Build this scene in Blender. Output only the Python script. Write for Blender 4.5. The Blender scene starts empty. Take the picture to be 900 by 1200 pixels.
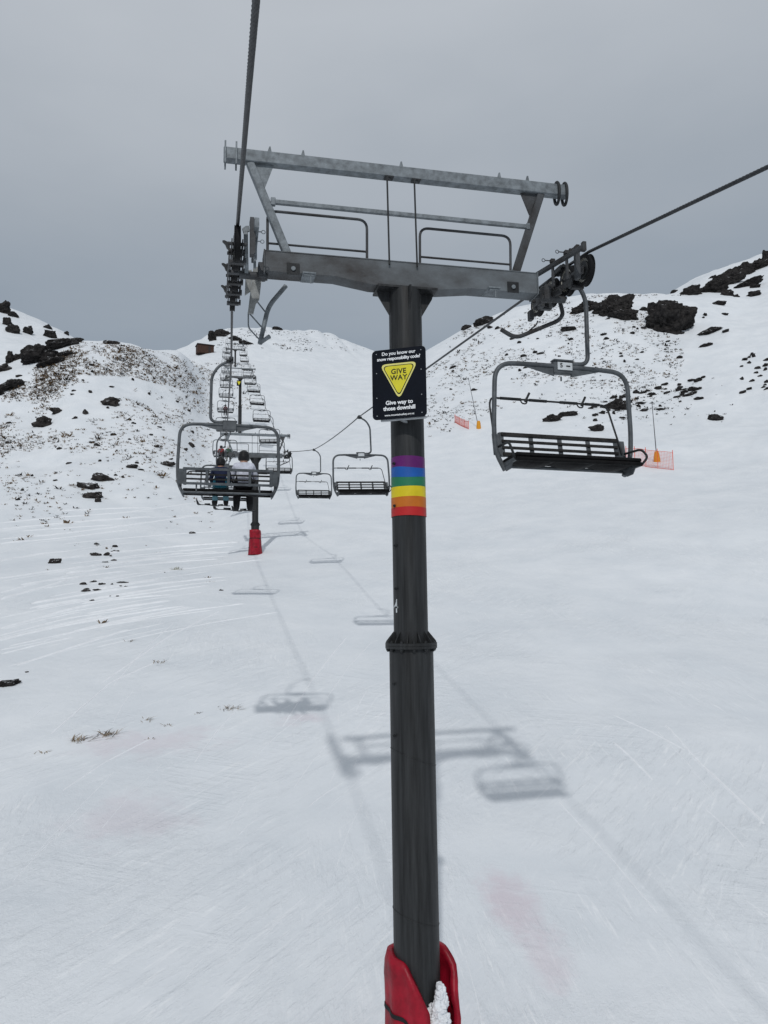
import bpy, bmesh, math, random
import numpy as np
from mathutils import Vector, Matrix, noise as mnoise

random.seed(7)
RNG = np.random.default_rng(11)
scene = bpy.context.scene
COL = scene.collection
R = math.radians
PI = math.pi

# ------------------------------------------------------------------ camera model
PSI, PITCH, ROLL, FPX = R(12.6), R(6.7), R(.8), 900.0
Fv = Vector((math.sin(PSI)*math.cos(PITCH), math.cos(PSI)*math.cos(PITCH), math.sin(PITCH)))
R0 = Vector((math.cos(PSI), -math.sin(PSI), 0)); U0 = R0.cross(Fv)
Rv = R0*math.cos(ROLL) - U0*math.sin(ROLL)
Uv = U0*math.cos(ROLL) + R0*math.sin(ROLL)
def ray(px, py): return Fv + Rv*((px-450)/FPX) - Uv*((py-600)/FPX)
def P(px, py, Y):
    v = ray(px, py); return v*(Y/v.y)

cam_d = bpy.data.cameras.new('camera'); cam = bpy.data.objects.new('camera', cam_d); COL.objects.link(cam)
cam_d.sensor_fit = 'VERTICAL'; cam_d.sensor_height = 36; cam_d.lens = 27
cam_d.clip_start = .05; cam_d.clip_end = 5000
m = Matrix((( Rv.x, Uv.x, -Fv.x, 0), (Rv.y, Uv.y, -Fv.y, 0), (Rv.z, Uv.z, -Fv.z, 0), (0, 0, 0, 1)))
cam.matrix_world = m
scene.camera = cam

# ------------------------------------------------------------------ materials
def nodes(name):
    mt = bpy.data.materials.new(name); mt.use_nodes = True
    nt = mt.node_tree; return mt, nt, nt.nodes['Principled BSDF']
def link(nt, a, b): nt.links.new(a, b)
def mat(name, col, rough=.5, metal=0, var=.25, scale=6, bump=0, bscale=60, col2=None, stretch=None, spec=.25):
    mt, nt, b = nodes(name)
    b.inputs['Roughness'].default_value = rough; b.inputs['Metallic'].default_value = metal
    b.inputs['Specular IOR Level'].default_value = spec
    tc = nt.nodes.new('ShaderNodeTexCoord'); vec = tc.outputs['Object']
    if stretch:
        mp = nt.nodes.new('ShaderNodeMapping'); mp.inputs['Scale'].default_value = stretch
        link(nt, vec, mp.inputs['Vector']); vec = mp.outputs['Vector']
    n = nt.nodes.new('ShaderNodeTexNoise'); n.inputs['Scale'].default_value = scale; n.inputs['Detail'].default_value = 5
    n.inputs['Roughness'].default_value = .6
    link(nt, vec, n.inputs['Vector'])
    cr = nt.nodes.new('ShaderNodeValToRGB')
    c2 = col2 or [c*(1-var) for c in col]
    c1 = col if col2 else [min(1, c*(1+var)) for c in col]
    cr.color_ramp.elements[0].position = .32; cr.color_ramp.elements[1].position = .68
    cr.color_ramp.elements[0].color = (*c2, 1); cr.color_ramp.elements[1].color = (*c1, 1)
    link(nt, n.outputs['Fac'], cr.inputs['Fac']); link(nt, cr.outputs['Color'], b.inputs['Base Color'])
    if bump:
        n2 = nt.nodes.new('ShaderNodeTexNoise'); n2.inputs['Scale'].default_value = bscale; n2.inputs['Detail'].default_value = 4
        link(nt, vec, n2.inputs['Vector'])
        bp = nt.nodes.new('ShaderNodeBump'); bp.inputs['Strength'].default_value = bump; bp.inputs['Distance'].default_value = .02
        link(nt, n2.outputs['Fac'], bp.inputs['Height']); link(nt, bp.outputs['Normal'], b.inputs['Normal'])
    return mt
M = {}
M['galv'] = mat('galvanised steel', (.165, .185, .20), .6, .25, .34, 11, .2, 60)
M['galv_dark'] = mat('weathered steel', (.085, .092, .10), .6, .3, 0, 3.0, .15, 40, col2=(.03, .027, .026))
M['arm'] = mat('stained crossarm steel', (.15, .17, .185), .6, .2, 0, 1.6, .15, 50, col2=(.040, .037, .0365), stretch=(1.3, 1, 2.2))
def stain_left(mt):
    nt = mt.node_tree; cr = next(n for n in nt.nodes if n.type == 'VALTORGB'); cr.color_ramp.elements[0].position = .22; cr.color_ramp.elements[1].position = .8; nz = next(n for n in nt.nodes if n.type == 'TEX_NOISE'); tc = next(n for n in nt.nodes if n.type == 'TEX_COORD')
    sp = nt.nodes.new('ShaderNodeSeparateXYZ'); nt.links.new(tc.outputs['Object'], sp.inputs[0])
    mr = nt.nodes.new('ShaderNodeMapRange'); mr.inputs['From Min'].default_value = -.4; mr.inputs['From Max'].default_value = 1.5; mr.inputs['To Min'].default_value = -.13; mr.inputs['To Max'].default_value = .16
    nt.links.new(sp.outputs['X'], mr.inputs['Value']); ad = nt.nodes.new('ShaderNodeMath'); nt.links.new(nz.outputs['Fac'], ad.inputs[0]); nt.links.new(mr.outputs[0], ad.inputs[1])
    nt.links.new(ad.outputs[0], cr.inputs['Fac'])
stain_left(M['arm'])
M['pole'] = mat('charcoal pole paint', (.021, .0223, .0235), .5, 0, .5, 3, .08, 30, stretch=(6, 6, .35))
M['plate'] = mat('pale galvanised plate', (.27, .28, .275), .65, .1, .3, 9, .2, 50)
M['dark'] = mat('dark grey steel', (.022, .024, .026), .55, .2, .3, 8, .1, 50)
M['chairm'] = mat('grey chair steel', (.085, .094, .102), .5, .25, .3, 7, .12, 50)
M['slat'] = mat('black slat plastic', (.018, .0175, .017), .6, 0, .5, 8, spec=.2)
M['cushion'] = mat('black seat cushion', (.006, .006, .0065), .7, 0, .4, 9, .5, 22, spec=.12)
M['rubber'] = mat('black rubber', (.008, .008, .009), .7, 0, .25, 14, spec=.15)
M['rim'] = mat('pale sheave rim', (.42, .41, .37), .5, .2, .3, 14)
M['rope'] = mat('steel rope', (.05, .052, .056), .5, .5, .3, 30)
M['black_sign'] = mat('black sign face', (.004, .006, .011), .6, 0, .2, 5, spec=.1)
M['sign_edge'] = mat('aluminium sign edge', (.4, .42, .44), .45, .5, .1, 8)
M['white'] = mat('white lettering', (.78, .8, .82), .5, 0, .05, 20)
M['plate_face'] = mat('worn white plate', (.5, .53, .55), .5, 0, .15, 12)
M['yellow'] = mat('yellow sign face', (.62, .56, .035), .45, 0, .06, 6)
M['yellow_pale'] = mat('pale yellow sign border', (.66, .62, .2), .45, 0, .05, 6)
M['ink'] = mat('black sign ink', (.01, .012, .012), .5, 0, .1, 8)
for k, c in dict(purple=(.10, .012, .115), blue=(.012, .085, .33), green=(.02, .15, .075), yband=(.60, .48, .015), orange=(.46, .13, .014), redband=(.40, .018, .02)).items():
    M[k] = mat(k + ' tape', c, .45, 0, .1, 5, .08, 30)
M['red_vinyl'] = mat('red vinyl pad', (.25, .005, .017), .45, 0, .34, 5, .7, 7)
M['strap'] = mat('black webbing strap', (.012, .012, .014), .7, 0, .2, 20)
M['brown'] = mat('brown hut cladding', (.055, .03, .022), .8, 0, .3, 3)
M['hut_roof'] = mat('dark hut roof', (.03, .024, .024), .7, 0, .3, 3)
M['orange_pad'] = mat('orange yellow foam pad', (.62, .27, .02), .6, 0, .12, 5)
M['net'] = mat('red netting', (.72, .10, .055), .7, 0, .15, 8)
M['grey_pole'] = mat('thin grey pole', (.09, .09, .1), .5, .2, .2, 8)
M['skin'] = mat('skin', (.45, .27, .2), .6)
M['helmet_dark'] = mat('black helmet', (.012, .012, .013), .3, 0, .2, 8)
M['helmet_white'] = mat('pale helmet', (.6, .6, .6), .35, 0, .1, 8)
for k, c in dict(navy=(.012, .018, .05), teal=(.03, .24, .34), palejacket=(.52, .54, .62), blackpants=(.012, .012, .014), tealpants=(.16, .32, .38),
                 redjacket=(.28, .02, .02), greenjacket=(.03, .09, .05), boots=(.02, .02, .022), maroon=(.1, .015, .02)).items():
    M[k] = mat(k + ' cloth', c, .8, 0, .2, 12, .3, 20)
M['tuft_tan'] = mat('dry tussock blades', (.27, .185, .105), .9, 0, 0, 3, col2=(.10, .062, .036), spec=.1)
M['tuft_dark'] = mat('dark scrub', (.032, .025, .02), .9, 0, 0, 3, col2=(.014, .012, .011), spec=.1)
M['blade'] = mat('straw grass blades', (.34, .26, .165), .9, 0, 0, 3, col2=(.16, .115, .07), spec=.1)
M['tuft_olive'] = mat('olive grass blades', (.22, .21, .09), .9, 0, .4, 5)

def snow_material(name, near=True):
    mt, nt, b = nodes(name); N = nt.nodes
    b.inputs['Roughness'].default_value = .62; b.inputs['Specular IOR Level'].default_value = .25
    g = N.new('ShaderNodeNewGeometry'); pos = g.outputs['Position']
    def noise(scale, rot=0, st=(1, 1, 1), detail=3, rough=.5, off=(0, 0, 0)):
        mp = N.new('ShaderNodeMapping'); mp.inputs['Rotation'].default_value = (0, 0, rot)
        mp2 = N.new('ShaderNodeMapping'); mp2.inputs['Scale'].default_value = st; mp2.inputs['Location'].default_value = off
        link(nt, pos, mp.inputs['Vector']); link(nt, mp.outputs['Vector'], mp2.inputs['Vector'])
        n = N.new('ShaderNodeTexNoise'); n.inputs['Scale'].default_value = scale
        n.inputs['Detail'].default_value = detail; n.inputs['Roughness'].default_value = rough
        link(nt, mp2.outputs['Vector'], n.inputs['Vector']); return n.outputs['Fac']
    def math_(op, a, b_=None, clamp=False):
        n = N.new('ShaderNodeMath'); n.operation = op; n.use_clamp = clamp
        for i, v in enumerate((a, b_)):
            if v is None: continue
            if isinstance(v, (int, float)): n.inputs[i].default_value = v
            else: link(nt, v, n.inputs[i])
        return n.outputs[0]
    def ramp(v, lo, hi):
        n = N.new('ShaderNodeMapRange'); n.interpolation_type = 'SMOOTHSTEP'
        n.inputs['From Min'].default_value = lo; n.inputs['From Max'].default_value = hi
        link(nt, v, n.inputs['Value']); return n.outputs[0]
    # streaks: wind scour and old ski marks, two directions, each in its own patches
    sA = ramp(noise(1, R(4), (4.2, .8, 3), 5, .62), .40, .80)
    sB = ramp(noise(1, R(46), (4.0, .8, 3), 5, .62, (3, 9, 0)), .40, .80)
    sC = ramp(noise(1, R(-66), (4.6, .7, 3), 4, .6, (13, 2, 0)), .42, .80)
    pA = ramp(noise(.16, 0, (1, 1, 1), 3, .6, (5, 5, 0)), .46, .64)
    pB = ramp(noise(.14, 0, (1, 1, 1), 3, .6, (25, 1, 0)), .42, .62)
    pC = ramp(noise(.2, 0, (1, 1, 1), 3, .6, (2, 31, 0)), .5, .66)
    grain = noise(26, 0, (1, 1, 1), 4, .7)
    lump = noise(2.6, 0, (1, 1, 1), 4, .6)
    pL = ramp(noise(.22, 0, (1, 1, 1), 2, .5, (9, 14, 0)), .48, .62)
    h = math_('MULTIPLY', math_('MULTIPLY', sA, pA), .6)
    h = math_('ADD', h, math_('MULTIPLY', math_('MULTIPLY', sB, pB), .7))
    h = math_('ADD', h, math_('MULTIPLY', math_('MULTIPLY', sC, pC), .45))
    h = math_('ADD', h, math_('MULTIPLY', math_('MULTIPLY', lump, math_('ADD', pL, .25)), .85))
    h = math_('ADD', h, math_('MULTIPLY', grain, math_('ADD', math_('MULTIPLY', pL, .22), .10)))
    bp = N.new('ShaderNodeBump'); bp.inputs['Strength'].default_value = .7; bp.inputs['Distance'].default_value = .06
    link(nt, h, bp.inputs['Height']); link(nt, bp.outputs['Normal'], b.inputs['Normal'])
    # colour: white, slightly dirty and slightly bluish patches, a few faint pink patches, lens flare tint among them
    cr = N.new('ShaderNodeValToRGB'); cr.color_ramp.elements[0].position = .3; cr.color_ramp.elements[1].position = .75
    cr.color_ramp.elements[0].color = (.64, .68, .72, 1); cr.color_ramp.elements[1].color = (.75, .78, .81, 1)
    link(nt, noise(.32, 0, (1, 1, 1), 6, .62), cr.inputs['Fac'])
    col = cr.outputs['Color']
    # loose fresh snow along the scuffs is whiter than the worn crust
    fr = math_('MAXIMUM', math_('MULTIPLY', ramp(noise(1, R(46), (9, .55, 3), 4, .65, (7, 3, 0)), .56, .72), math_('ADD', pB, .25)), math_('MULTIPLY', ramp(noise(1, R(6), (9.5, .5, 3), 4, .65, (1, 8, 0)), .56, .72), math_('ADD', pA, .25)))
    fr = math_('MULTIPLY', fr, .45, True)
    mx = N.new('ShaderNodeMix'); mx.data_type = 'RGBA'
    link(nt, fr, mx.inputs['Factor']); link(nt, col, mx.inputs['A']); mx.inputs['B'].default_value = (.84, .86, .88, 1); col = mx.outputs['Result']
    for (cx, cy, rx, ry, amt) in PINK_PATCHES:
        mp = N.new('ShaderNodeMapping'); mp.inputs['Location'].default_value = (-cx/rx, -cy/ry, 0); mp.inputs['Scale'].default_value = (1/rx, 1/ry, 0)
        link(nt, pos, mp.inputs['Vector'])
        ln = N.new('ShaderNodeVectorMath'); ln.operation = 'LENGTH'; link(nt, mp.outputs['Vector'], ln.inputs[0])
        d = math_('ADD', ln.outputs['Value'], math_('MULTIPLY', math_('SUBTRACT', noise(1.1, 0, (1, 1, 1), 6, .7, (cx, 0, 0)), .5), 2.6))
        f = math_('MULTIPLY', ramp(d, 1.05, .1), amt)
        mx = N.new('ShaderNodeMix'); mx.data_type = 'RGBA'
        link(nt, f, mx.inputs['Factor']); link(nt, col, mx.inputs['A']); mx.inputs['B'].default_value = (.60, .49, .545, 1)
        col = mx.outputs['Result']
    link(nt, col, b.inputs['Base Color'])
    return mt

def rock_material(name, base, snow_amt):
    mt, nt, b = nodes(name); N = nt.nodes
    b.inputs['Roughness'].default_value = .9; b.inputs['Specular IOR Level'].default_value = .12
    tc = N.new('ShaderNodeTexCoord'); g = N.new('ShaderNodeNewGeometry')
    n = N.new('ShaderNodeTexNoise'); n.inputs['Scale'].default_value = 1.6; n.inputs['Detail'].default_value = 8; n.inputs['Roughness'].default_value = .7
    link(nt, g.outputs['Position'], n.inputs['Vector'])
    cr = N.new('ShaderNodeValToRGB'); cr.color_ramp.elements[0].position = .35; cr.color_ramp.elements[1].position = .7
    cr.color_ramp.elements[0].color = (*[c*.35 for c in base], 1); cr.color_ramp.elements[1].color = (*[c*2.4 for c in base], 1)
    link(nt, n.outputs['Fac'], cr.inputs['Fac'])
    # snow caught on upward-facing ledges
    sx = N.new('ShaderNodeSeparateXYZ'); link(nt, g.outputs['Normal'], sx.inputs[0])
    n2 = N.new('ShaderNodeTexNoise'); n2.inputs['Scale'].default_value = .9; n2.inputs['Detail'].default_value = 6; n2.inputs['Roughness'].default_value = .7
    link(nt, g.outputs['Position'], n2.inputs['Vector'])
    ad = N.new('ShaderNodeMath'); ad.operation = 'ADD'; link(nt, sx.outputs['Z'], ad.inputs[0]); link(nt, n2.outputs['Fac'], ad.inputs[1])
    mr = N.new('ShaderNodeMapRange'); mr.inputs['From Min'].default_value = snow_amt; mr.inputs['From Max'].default_value = snow_amt+.08
    link(nt, ad.outputs[0], mr.inputs['Value'])
    mx = N.new('ShaderNodeMix'); mx.data_type = 'RGBA'; link(nt, mr.outputs[0], mx.inputs['Factor'])
    link(nt, cr.outputs['Color'], mx.inputs['A']); mx.inputs['B'].default_value = (.76, .79, .83, 1)
    link(nt, mx.outputs['Result'], b.inputs['Base Color'])
    bp = N.new('ShaderNodeBump'); bp.inputs['Strength'].default_value = .7; bp.inputs['Distance'].default_value = .15
    link(nt, n.outputs['Fac'], bp.inputs['Height']); link(nt, bp.outputs['Normal'], b.inputs['Normal'])
    return mt
M['rock'] = rock_material('dark schist', (.026, .0235, .0225), 1.34)
M['rock_bare'] = rock_material('bare dark schist', (.019, .0178, .0175), 1.36)

# ------------------------------------------------------------------ object helpers
def tag(o, label=None, cat=None, group=None, kind=None):
    for k, v in (('label', label), ('category', cat), ('group', group), ('kind', kind)):
        if v: o[k] = v
    return o
def empty(name, loc, label, cat, group=None):
    o = bpy.data.objects.new(name, None); COL.objects.link(o); o.location = loc; o.empty_display_size = .2
    return tag(o, label, cat, group)

class MB:
    """collects shapes into one mesh"""
    def __init__(s): s.v = []; s.f = []; s.mi = []; s.sm = []
    def add(s, vs, fs, mi=0, smooth=False):
        o = len(s.v); s.v += [tuple(v) for v in vs]
        s.f += [tuple(i+o for i in f) for f in fs]; s.mi += [mi]*len(fs); s.sm += [smooth]*len(fs)
    def box(s, c, size, rot=None, mi=0, bev=0):
        c = Vector(c); hx, hy, hz = [q/2 for q in size]
        b = min(bev or min(hx, hy, hz)*.16, .012)
        vs = []; 
        # chamfered box: 24 verts
        for sx in (-1, 1):
            for sy in (-1, 1):
                for sz in (-1, 1):
                    vs += [Vector((sx*hx, sy*(hy-b), sz*(hz-b))), Vector((sx*(hx-b), sy*hy, sz*(hz-b))), Vector((sx*(hx-b), sy*(hy-b), sz*hz))]
        if rot is not None: vs = [rot @ v for v in vs]
        vs = [v + c for v in vs]
        def I(sx, sy, sz, k): return (((sx > 0)*2+(sy > 0))*2+(sz > 0))*3+k
        fs = []
        for a in (-1, 1):
            q = [I(a, -1, -1, 0), I(a, 1, -1, 0), I(a, 1, 1, 0), I(a, -1, 1, 0)]; fs.append(q if a > 0 else q[::-1])
            q = [I(-1, a, -1, 1), I(-1, a, 1, 1), I(1, a, 1, 1), I(1, a, -1, 1)]; fs.append(q if a > 0 else q[::-1])
            q = [I(-1, -1, a, 2), I(1, -1, a, 2), I(1, 1, a, 2), I(-1, 1, a, 2)]; fs.append(q if a > 0 else q[::-1])
        for a in (-1, 1):
            for b_ in (-1, 1):
                q = [I(a, b_, -1, 0), I(a, b_, -1, 1), I(a, b_, 1, 1), I(a, b_, 1, 0)]; fs.append(q if a*b_ > 0 else q[::-1])
                q = [I(a, -1, b_, 0), I(a, 1, b_, 0), I(a, 1, b_, 2), I(a, -1, b_, 2)]; fs.append(q if a*b_ > 0 else q[::-1])
                q = [I(-1, a, b_, 1), I(-1, a, b_, 2), I(1, a, b_, 2), I(1, a, b_, 1)]; fs.append(q if a*b_ > 0 else q[::-1])
        for sx in (-1, 1):
            for sy in (-1, 1):
                for sz in (-1, 1):
                    q = [I(sx, sy, sz, 0), I(sx, sy, sz, 1), I(sx, sy, sz, 2)]; fs.append(q if sx*sy*sz > 0 else q[::-1])
        s.add(vs, fs, mi)
    def bar(s, p0, p1, w, h, up=(0, 0, 1), mi=0):
        p0, p1 = Vector(p0), Vector(p1); d = (p1-p0); L = d.length; d.normalize()
        up = Vector(up); x = d.cross(up)
        if x.length < 1e-4: x = d.cross(Vector((0, 1, 0)))
        x.normalize(); u = x.cross(d)
        rot = Matrix((x, d, u)).transposed()
        s.box((p0+p1)/2, (w, L, h), rot, mi)
    def tube(s, pts, r, seg=10, mi=0, cap=True, closed=False):
        pts = [Vector(p) for p in pts]; n = len(pts)
        rs = r if isinstance(r, (list, tuple)) else [r]*n
        vs = []; prev = None
        for i, p in enumerate(pts):
            a = pts[(i-1) % n] if (i > 0 or closed) else p; b = pts[(i+1) % n] if (i < n-1 or closed) else p
            t = (b-a).normalized()
            if prev is None:
                x = t.cross(Vector((0, 0, 1)))
                if x.length < .05: x = t.cross(Vector((0, 1, 0)))
            else: x = prev - t*prev.dot(t)
            x.normalize(); prev = x; y = t.cross(x)
            for k in range(seg):
                an = 2*PI*k/seg; vs.append(p + (x*math.cos(an)+y*math.sin(an))*rs[i])
        fs = []
        for i in range(n if closed else n-1):
            for k in range(seg):
                a = i*seg+k; b = i*seg+(k+1) % seg; c = ((i+1) % n)*seg+(k+1) % seg; d = ((i+1) % n)*seg+k
                fs.append((a, b, c, d))
        s.add(vs, fs, mi, True)
        if cap and not closed:
            o = len(s.v)
            s.add([vs[k] for k in range(seg)], [tuple(range(seg))[::-1]], mi)
            s.add([vs[(n-1)*seg+k] for k in range(seg)], [tuple(range(seg))], mi)
    def cyl(s, p0, p1, r, seg=20, mi=0, r1=None):
        s.tube([p0, p1], [r, r if r1 is None else r1], seg, mi)
    def lathe(s, prof, axis_p, axis='Z', seg=32, mis=None, smooth=True):
        """prof: (radius, height) pairs round an axis through axis_p"""
        axis_p = Vector(axis_p); vs = []
        for (r, h) in prof:
            for k in range(seg):
                a = 2*PI*k/seg
                if axis == 'Z': vs.append(axis_p+Vector((r*math.cos(a), r*math.sin(a), h)))
                else: vs.append(axis_p+Vector((h, r*math.cos(a), r*math.sin(a))))
        for i in range(len(prof)-1):
            fs = [(i*seg+k, i*seg+(k+1) % seg, (i+1)*seg+(k+1) % seg, (i+1)*seg+k) for k in range(seg)]
            o = len(s.v)
            s.add(vs[i*seg:(i+2)*seg], [tuple(q-i*seg for q in f) for f in fs], mis[i] if mis else 0, smooth)
    def prism(s, poly, ext, mi=0):
        """poly of 3-D points, extruded by the vector ext"""
        poly = [Vector(p) for p in poly]; ext = Vector(ext); n = len(poly)
        nrm = Vector((0, 0, 0))
        for i in range(n): nrm += poly[i].cross(poly[(i+1) % n])
        if nrm.dot(ext) > 0: poly = poly[::-1]
        vs = poly + [p+ext for p in poly]
        fs = [tuple(range(n)), tuple(range(2*n-1, n-1, -1))]
        for i in range(n): j = (i+1) % n; fs.append((j, i, i+n, j+n))
        s.add(vs, fs, mi)
    def build(s, name, mats, parent=None, origin=(0, 0, 0)):
        me = bpy.data.meshes.new(name)
        o_ = Vector(origin)
        me.from_pydata([Vector(v)-o_ for v in s.v], [], s.f)
        for mm in (mats if isinstance(mats, (list, tuple)) else [mats]): me.materials.append(mm)
        me.polygons.foreach_set('material_index', s.mi); me.polygons.foreach_set('use_smooth', s.sm)
        me.update()
        o = bpy.data.objects.new(name, me); COL.objects.link(o)
        if parent: o.parent = parent
        return o

def smooth_path(pts, rad=.15, n=6):
    """round the corners of a polyline"""
    pts = [Vector(p) for p in pts]; out = [pts[0]]
    for i in range(1, len(pts)-1):
        a, b, c = pts[i-1], pts[i], pts[i+1]
        r = min(rad, (a-b).length*.48, (c-b).length*.48)
        p = b+(a-b).normalized()*r; q = b+(c-b).normalized()*r
        for k in range(n+1):
            t = k/n; out.append(p*(1-t)**2+b*2*t*(1-t)+q*t*t)
    out.append(pts[-1]); return out

def copy_tree(o, parent=None, skip=()):
    c = o.copy(); COL.objects.link(c)
    if parent: c.parent = parent
    for ch in list(o.children):
        if ch.name.split('.')[0] in skip: continue
        copy_tree(ch, c, skip)
    return c

def text_mesh(body, size, name, material, align='CENTER', bold=0, spacing=1.0, ext=.001):
    cu = bpy.data.curves.new(name, 'FONT'); cu.body = body; cu.size = size; cu.align_x = align; cu.align_y = 'CENTER'
    cu.offset = bold; cu.extrude = ext; cu.space_character = spacing; cu.resolution_u = 3
    tmp = bpy.data.objects.new(name, cu); COL.objects.link(tmp)
    dg = bpy.context.evaluated_depsgraph_get()
    me = bpy.data.meshes.new_from_object(tmp.evaluated_get(dg))
    bpy.data.objects.remove(tmp); bpy.data.curves.remove(cu)
    me.materials.clear(); me.materials.append(material)
    return me

# ------------------------------------------------------------------ terrain
def pchip(x, y, xq):
    """monotone cubic; y may have extra trailing axes"""
    x = np.asarray(x, float); y = np.asarray(y, float); h = np.diff(x)
    sh = (-1,)+(1,)*(y.ndim-1); hh = h.reshape(sh)
    d = np.diff(y, axis=0)/hh
    m_ = np.zeros_like(y)
    if len(x) > 2:
        w1 = 2*hh[1:]+hh[:-1]; w2 = hh[1:]+2*hh[:-1]
        ok = d[:-1]*d[1:] > 0
        with np.errstate(all='ignore'):
            mm = (w1+w2)/(w1/d[:-1]+w2/d[1:])
        m_[1:-1] = np.where(ok, np.nan_to_num(mm), 0)
    m_[0] = d[0]; m_[-1] = d[-1]
    i = np.clip(np.searchsorted(x, xq)-1, 0, len(x)-2)
    s2 = (-1,)+(1,)*(y.ndim-1)
    t = np.clip(((xq-x[i])/h[i]), 0, 1).reshape(s2); H = h[i].reshape(s2)
    return ((2*t**3-3*t**2+1)*y[i] + (t**3-2*t**2+t)*H*m_[i] + (-2*t**3+3*t**2)*y[i+1] + (t**3-t**2)*H*m_[i+1])

YT = 9.6
GB, GS = -5.9, .222
def plane_z(X, Y): return GB + GS*(Y-YT)

cols = {   # picture column -> (range in metres, picture row where the snow surface stands there)
 -260: [(60, 640), (85, 575), (110, 500), (130, 450), (150, 452), (200, 385), (250, 338), (290, 340), (420, 420)],
 0:    [(60, 638), (85, 565), (110, 490), (130, 424), (150, 436), (195, 405), (245, 362), (290, 366), (420, 430)],
 50:   [(60, 638), (85, 558), (110, 478), (130, 410), (150, 425), (195, 410), (240, 378), (290, 385), (420, 440)],
 95:   [(60, 638), (85, 550), (110, 462), (128, 401), (150, 418), (195, 412), (235, 398), (290, 410), (420, 450)],
 150:  [(60, 640), (85, 552), (110, 472), (134, 404), (152, 420), (200, 425), (240, 430), (290, 440), (420, 470)],
 205:  [(60, 643), (85, 560), (115, 480), (148, 416), (165, 424), (200, 424), (235, 414), (290, 430), (420, 470)],
 250:  [(60, 640), (90, 562), (120, 505), (160, 450), (205, 414), (250, 396), (275, 391), (310, 405), (420, 450)],
 290:  [(54, 648), (88, 560), (120, 505), (160, 455), (205, 420), (250, 389), (275, 383), (310, 398), (420, 440)],
 345:  [(54, 643), (88, 560), (120, 508), (160, 462), (205, 428), (255, 393), (280, 386), (310, 400), (420, 440)],
 430:  [(54, 640), (88, 562), (120, 512), (160, 468), (205, 440), (255, 418), (290, 409), (320, 420), (420, 450)],
 500:  [(54, 640), (88, 562), (115, 510), (145, 455), (180, 412), (205, 416), (255, 430), (320, 440), (420, 450)],
 560:  [(54, 640), (88, 560), (110, 510), (140, 448), (182, 379), (205, 388), (255, 400), (320, 410), (420, 440)],
 620:  [(54, 636), (88, 555), (110, 505), (140, 438), (184, 356), (205, 364), (255, 380), (320, 400), (420, 430)],
 700:  [(54, 632), (88, 549), (110, 505), (135, 450), (185, 343), (205, 350), (255, 365), (320, 380), (420, 430)],
 785:  [(54, 630), (88, 547), (110, 505), (135, 450), (185, 342), (205, 350), (255, 348), (320, 360), (420, 420)],
 830:  [(54, 628), (88, 545), (110, 502), (135, 445), (185, 344), (215, 338), (255, 325), (320, 345), (420, 420)],
 900:  [(54, 625), (88, 540), (110, 495), (135, 435), (185, 350), (220, 324), (260, 300), (320, 315), (420, 420)],
 1080: [(54, 615), (88, 520), (110, 468), (135, 405), (185, 300), (220, 262), (260, 235), (320, 260), (420, 420)],
}
RAD = np.geomspace(1.6, 800, 520)
NEAR_D = [1.5, 6, 12, 20, 30, 40]
def col_profile(az, far):
    ds = list(NEAR_D); zs = [plane_z(d*math.sin(az), d*math.cos(az)) for d in NEAR_D]
    for d, z in far: ds.append(d); zs.append(z)
    ds.append(820); zs.append(zs[-1]*.55)
    return pchip(ds, zs, RAD)
prof = []
for px, lst in cols.items():
    v = ray(px, 480); az = math.atan2(v.x, v.y)
    far = []
    for d, py in lst:
        q = ray(px, py); e = q.z/math.hypot(q.x, q.y); far.append((d, d*e))
    prof.append((az, col_profile(az, far)))
for deg, lift in ((-180, .0), (-130, .02), (-95, .08), (-62, .16), (72, .30), (100, .16), (135, .03), (180, 0)):
    az = R(deg)
    prof.append((az, col_profile(az, [(d, plane_z(d*math.sin(az), d*math.cos(az))*(1 if d < 120 else .9)+lift*d*min(1, d/120)) for d in (60, 90, 130, 190, 260, 420)])))
prof.sort(key=lambda a: a[0])
AZ = np.concatenate([np.radians(np.arange(-180, -28, 2.0)), np.radians(np.arange(-28, 56, .135)), np.radians(np.arange(56, 180.01, 2.0))])
ZG = pchip([p[0] for p in prof], np.array([p[1] for p in prof]), AZ)      # [az, r]
XX = RAD[None, :]*np.sin(AZ)[:, None]; YY = RAD[None, :]*np.cos(AZ)[:, None]
def vnoise(x, y, seed):
    xi = np.floor(x).astype(np.int64); yi = np.floor(y).astype(np.int64); xf = x-xi; yf = y-yi
    def hsh(a, b):
        h = (a*374761393+b*668265263+seed*1442695041) & 0xffffffff
        h = ((h ^ (h >> 13))*1274126177) & 0xffffffff; h = h ^ (h >> 16)
        return (h & 0xffff)/65535.0-.5
    u = xf*xf*xf*(xf*(xf*6-15)+10); v = yf*yf*yf*(yf*(yf*6-15)+10)
    return (hsh(xi, yi)*(1-u)+hsh(xi+1, yi)*u)*(1-v)+(hsh(xi, yi+1)*(1-u)+hsh(xi+1, yi+1)*u)*v
rr = RAD[None, :]
def sstep(a, b, x): t = np.clip((x-a)/(b-a), 0, 1); return t*t*(3-2*t)
left = sstep(R(16), R(4), AZ)[:, None]; right = sstep(R(20), R(34), AZ)[:, None]
rough = np.maximum(left, right)*sstep(45, 95, rr)+.12
ZG += vnoise(XX/23, YY/23, 1)*1.9*rough*sstep(45, 110, rr)
ZG += vnoise(XX/9+3, YY/9, 2)*(.20*sstep(8, 20, rr)+1.0*rough*sstep(50, 110, rr))
ZG += vnoise(XX/3.7, YY/3.7+5, 3)*(.085+.42*rough*sstep(55, 110, rr))
ZG += vnoise(XX/1.3+9, YY/1.3, 4)*(.022+.18*rough*sstep(55, 110, rr))
ZG += vnoise(XX/.5, YY/.5, 5)*.010*(rr < 60)
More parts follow.
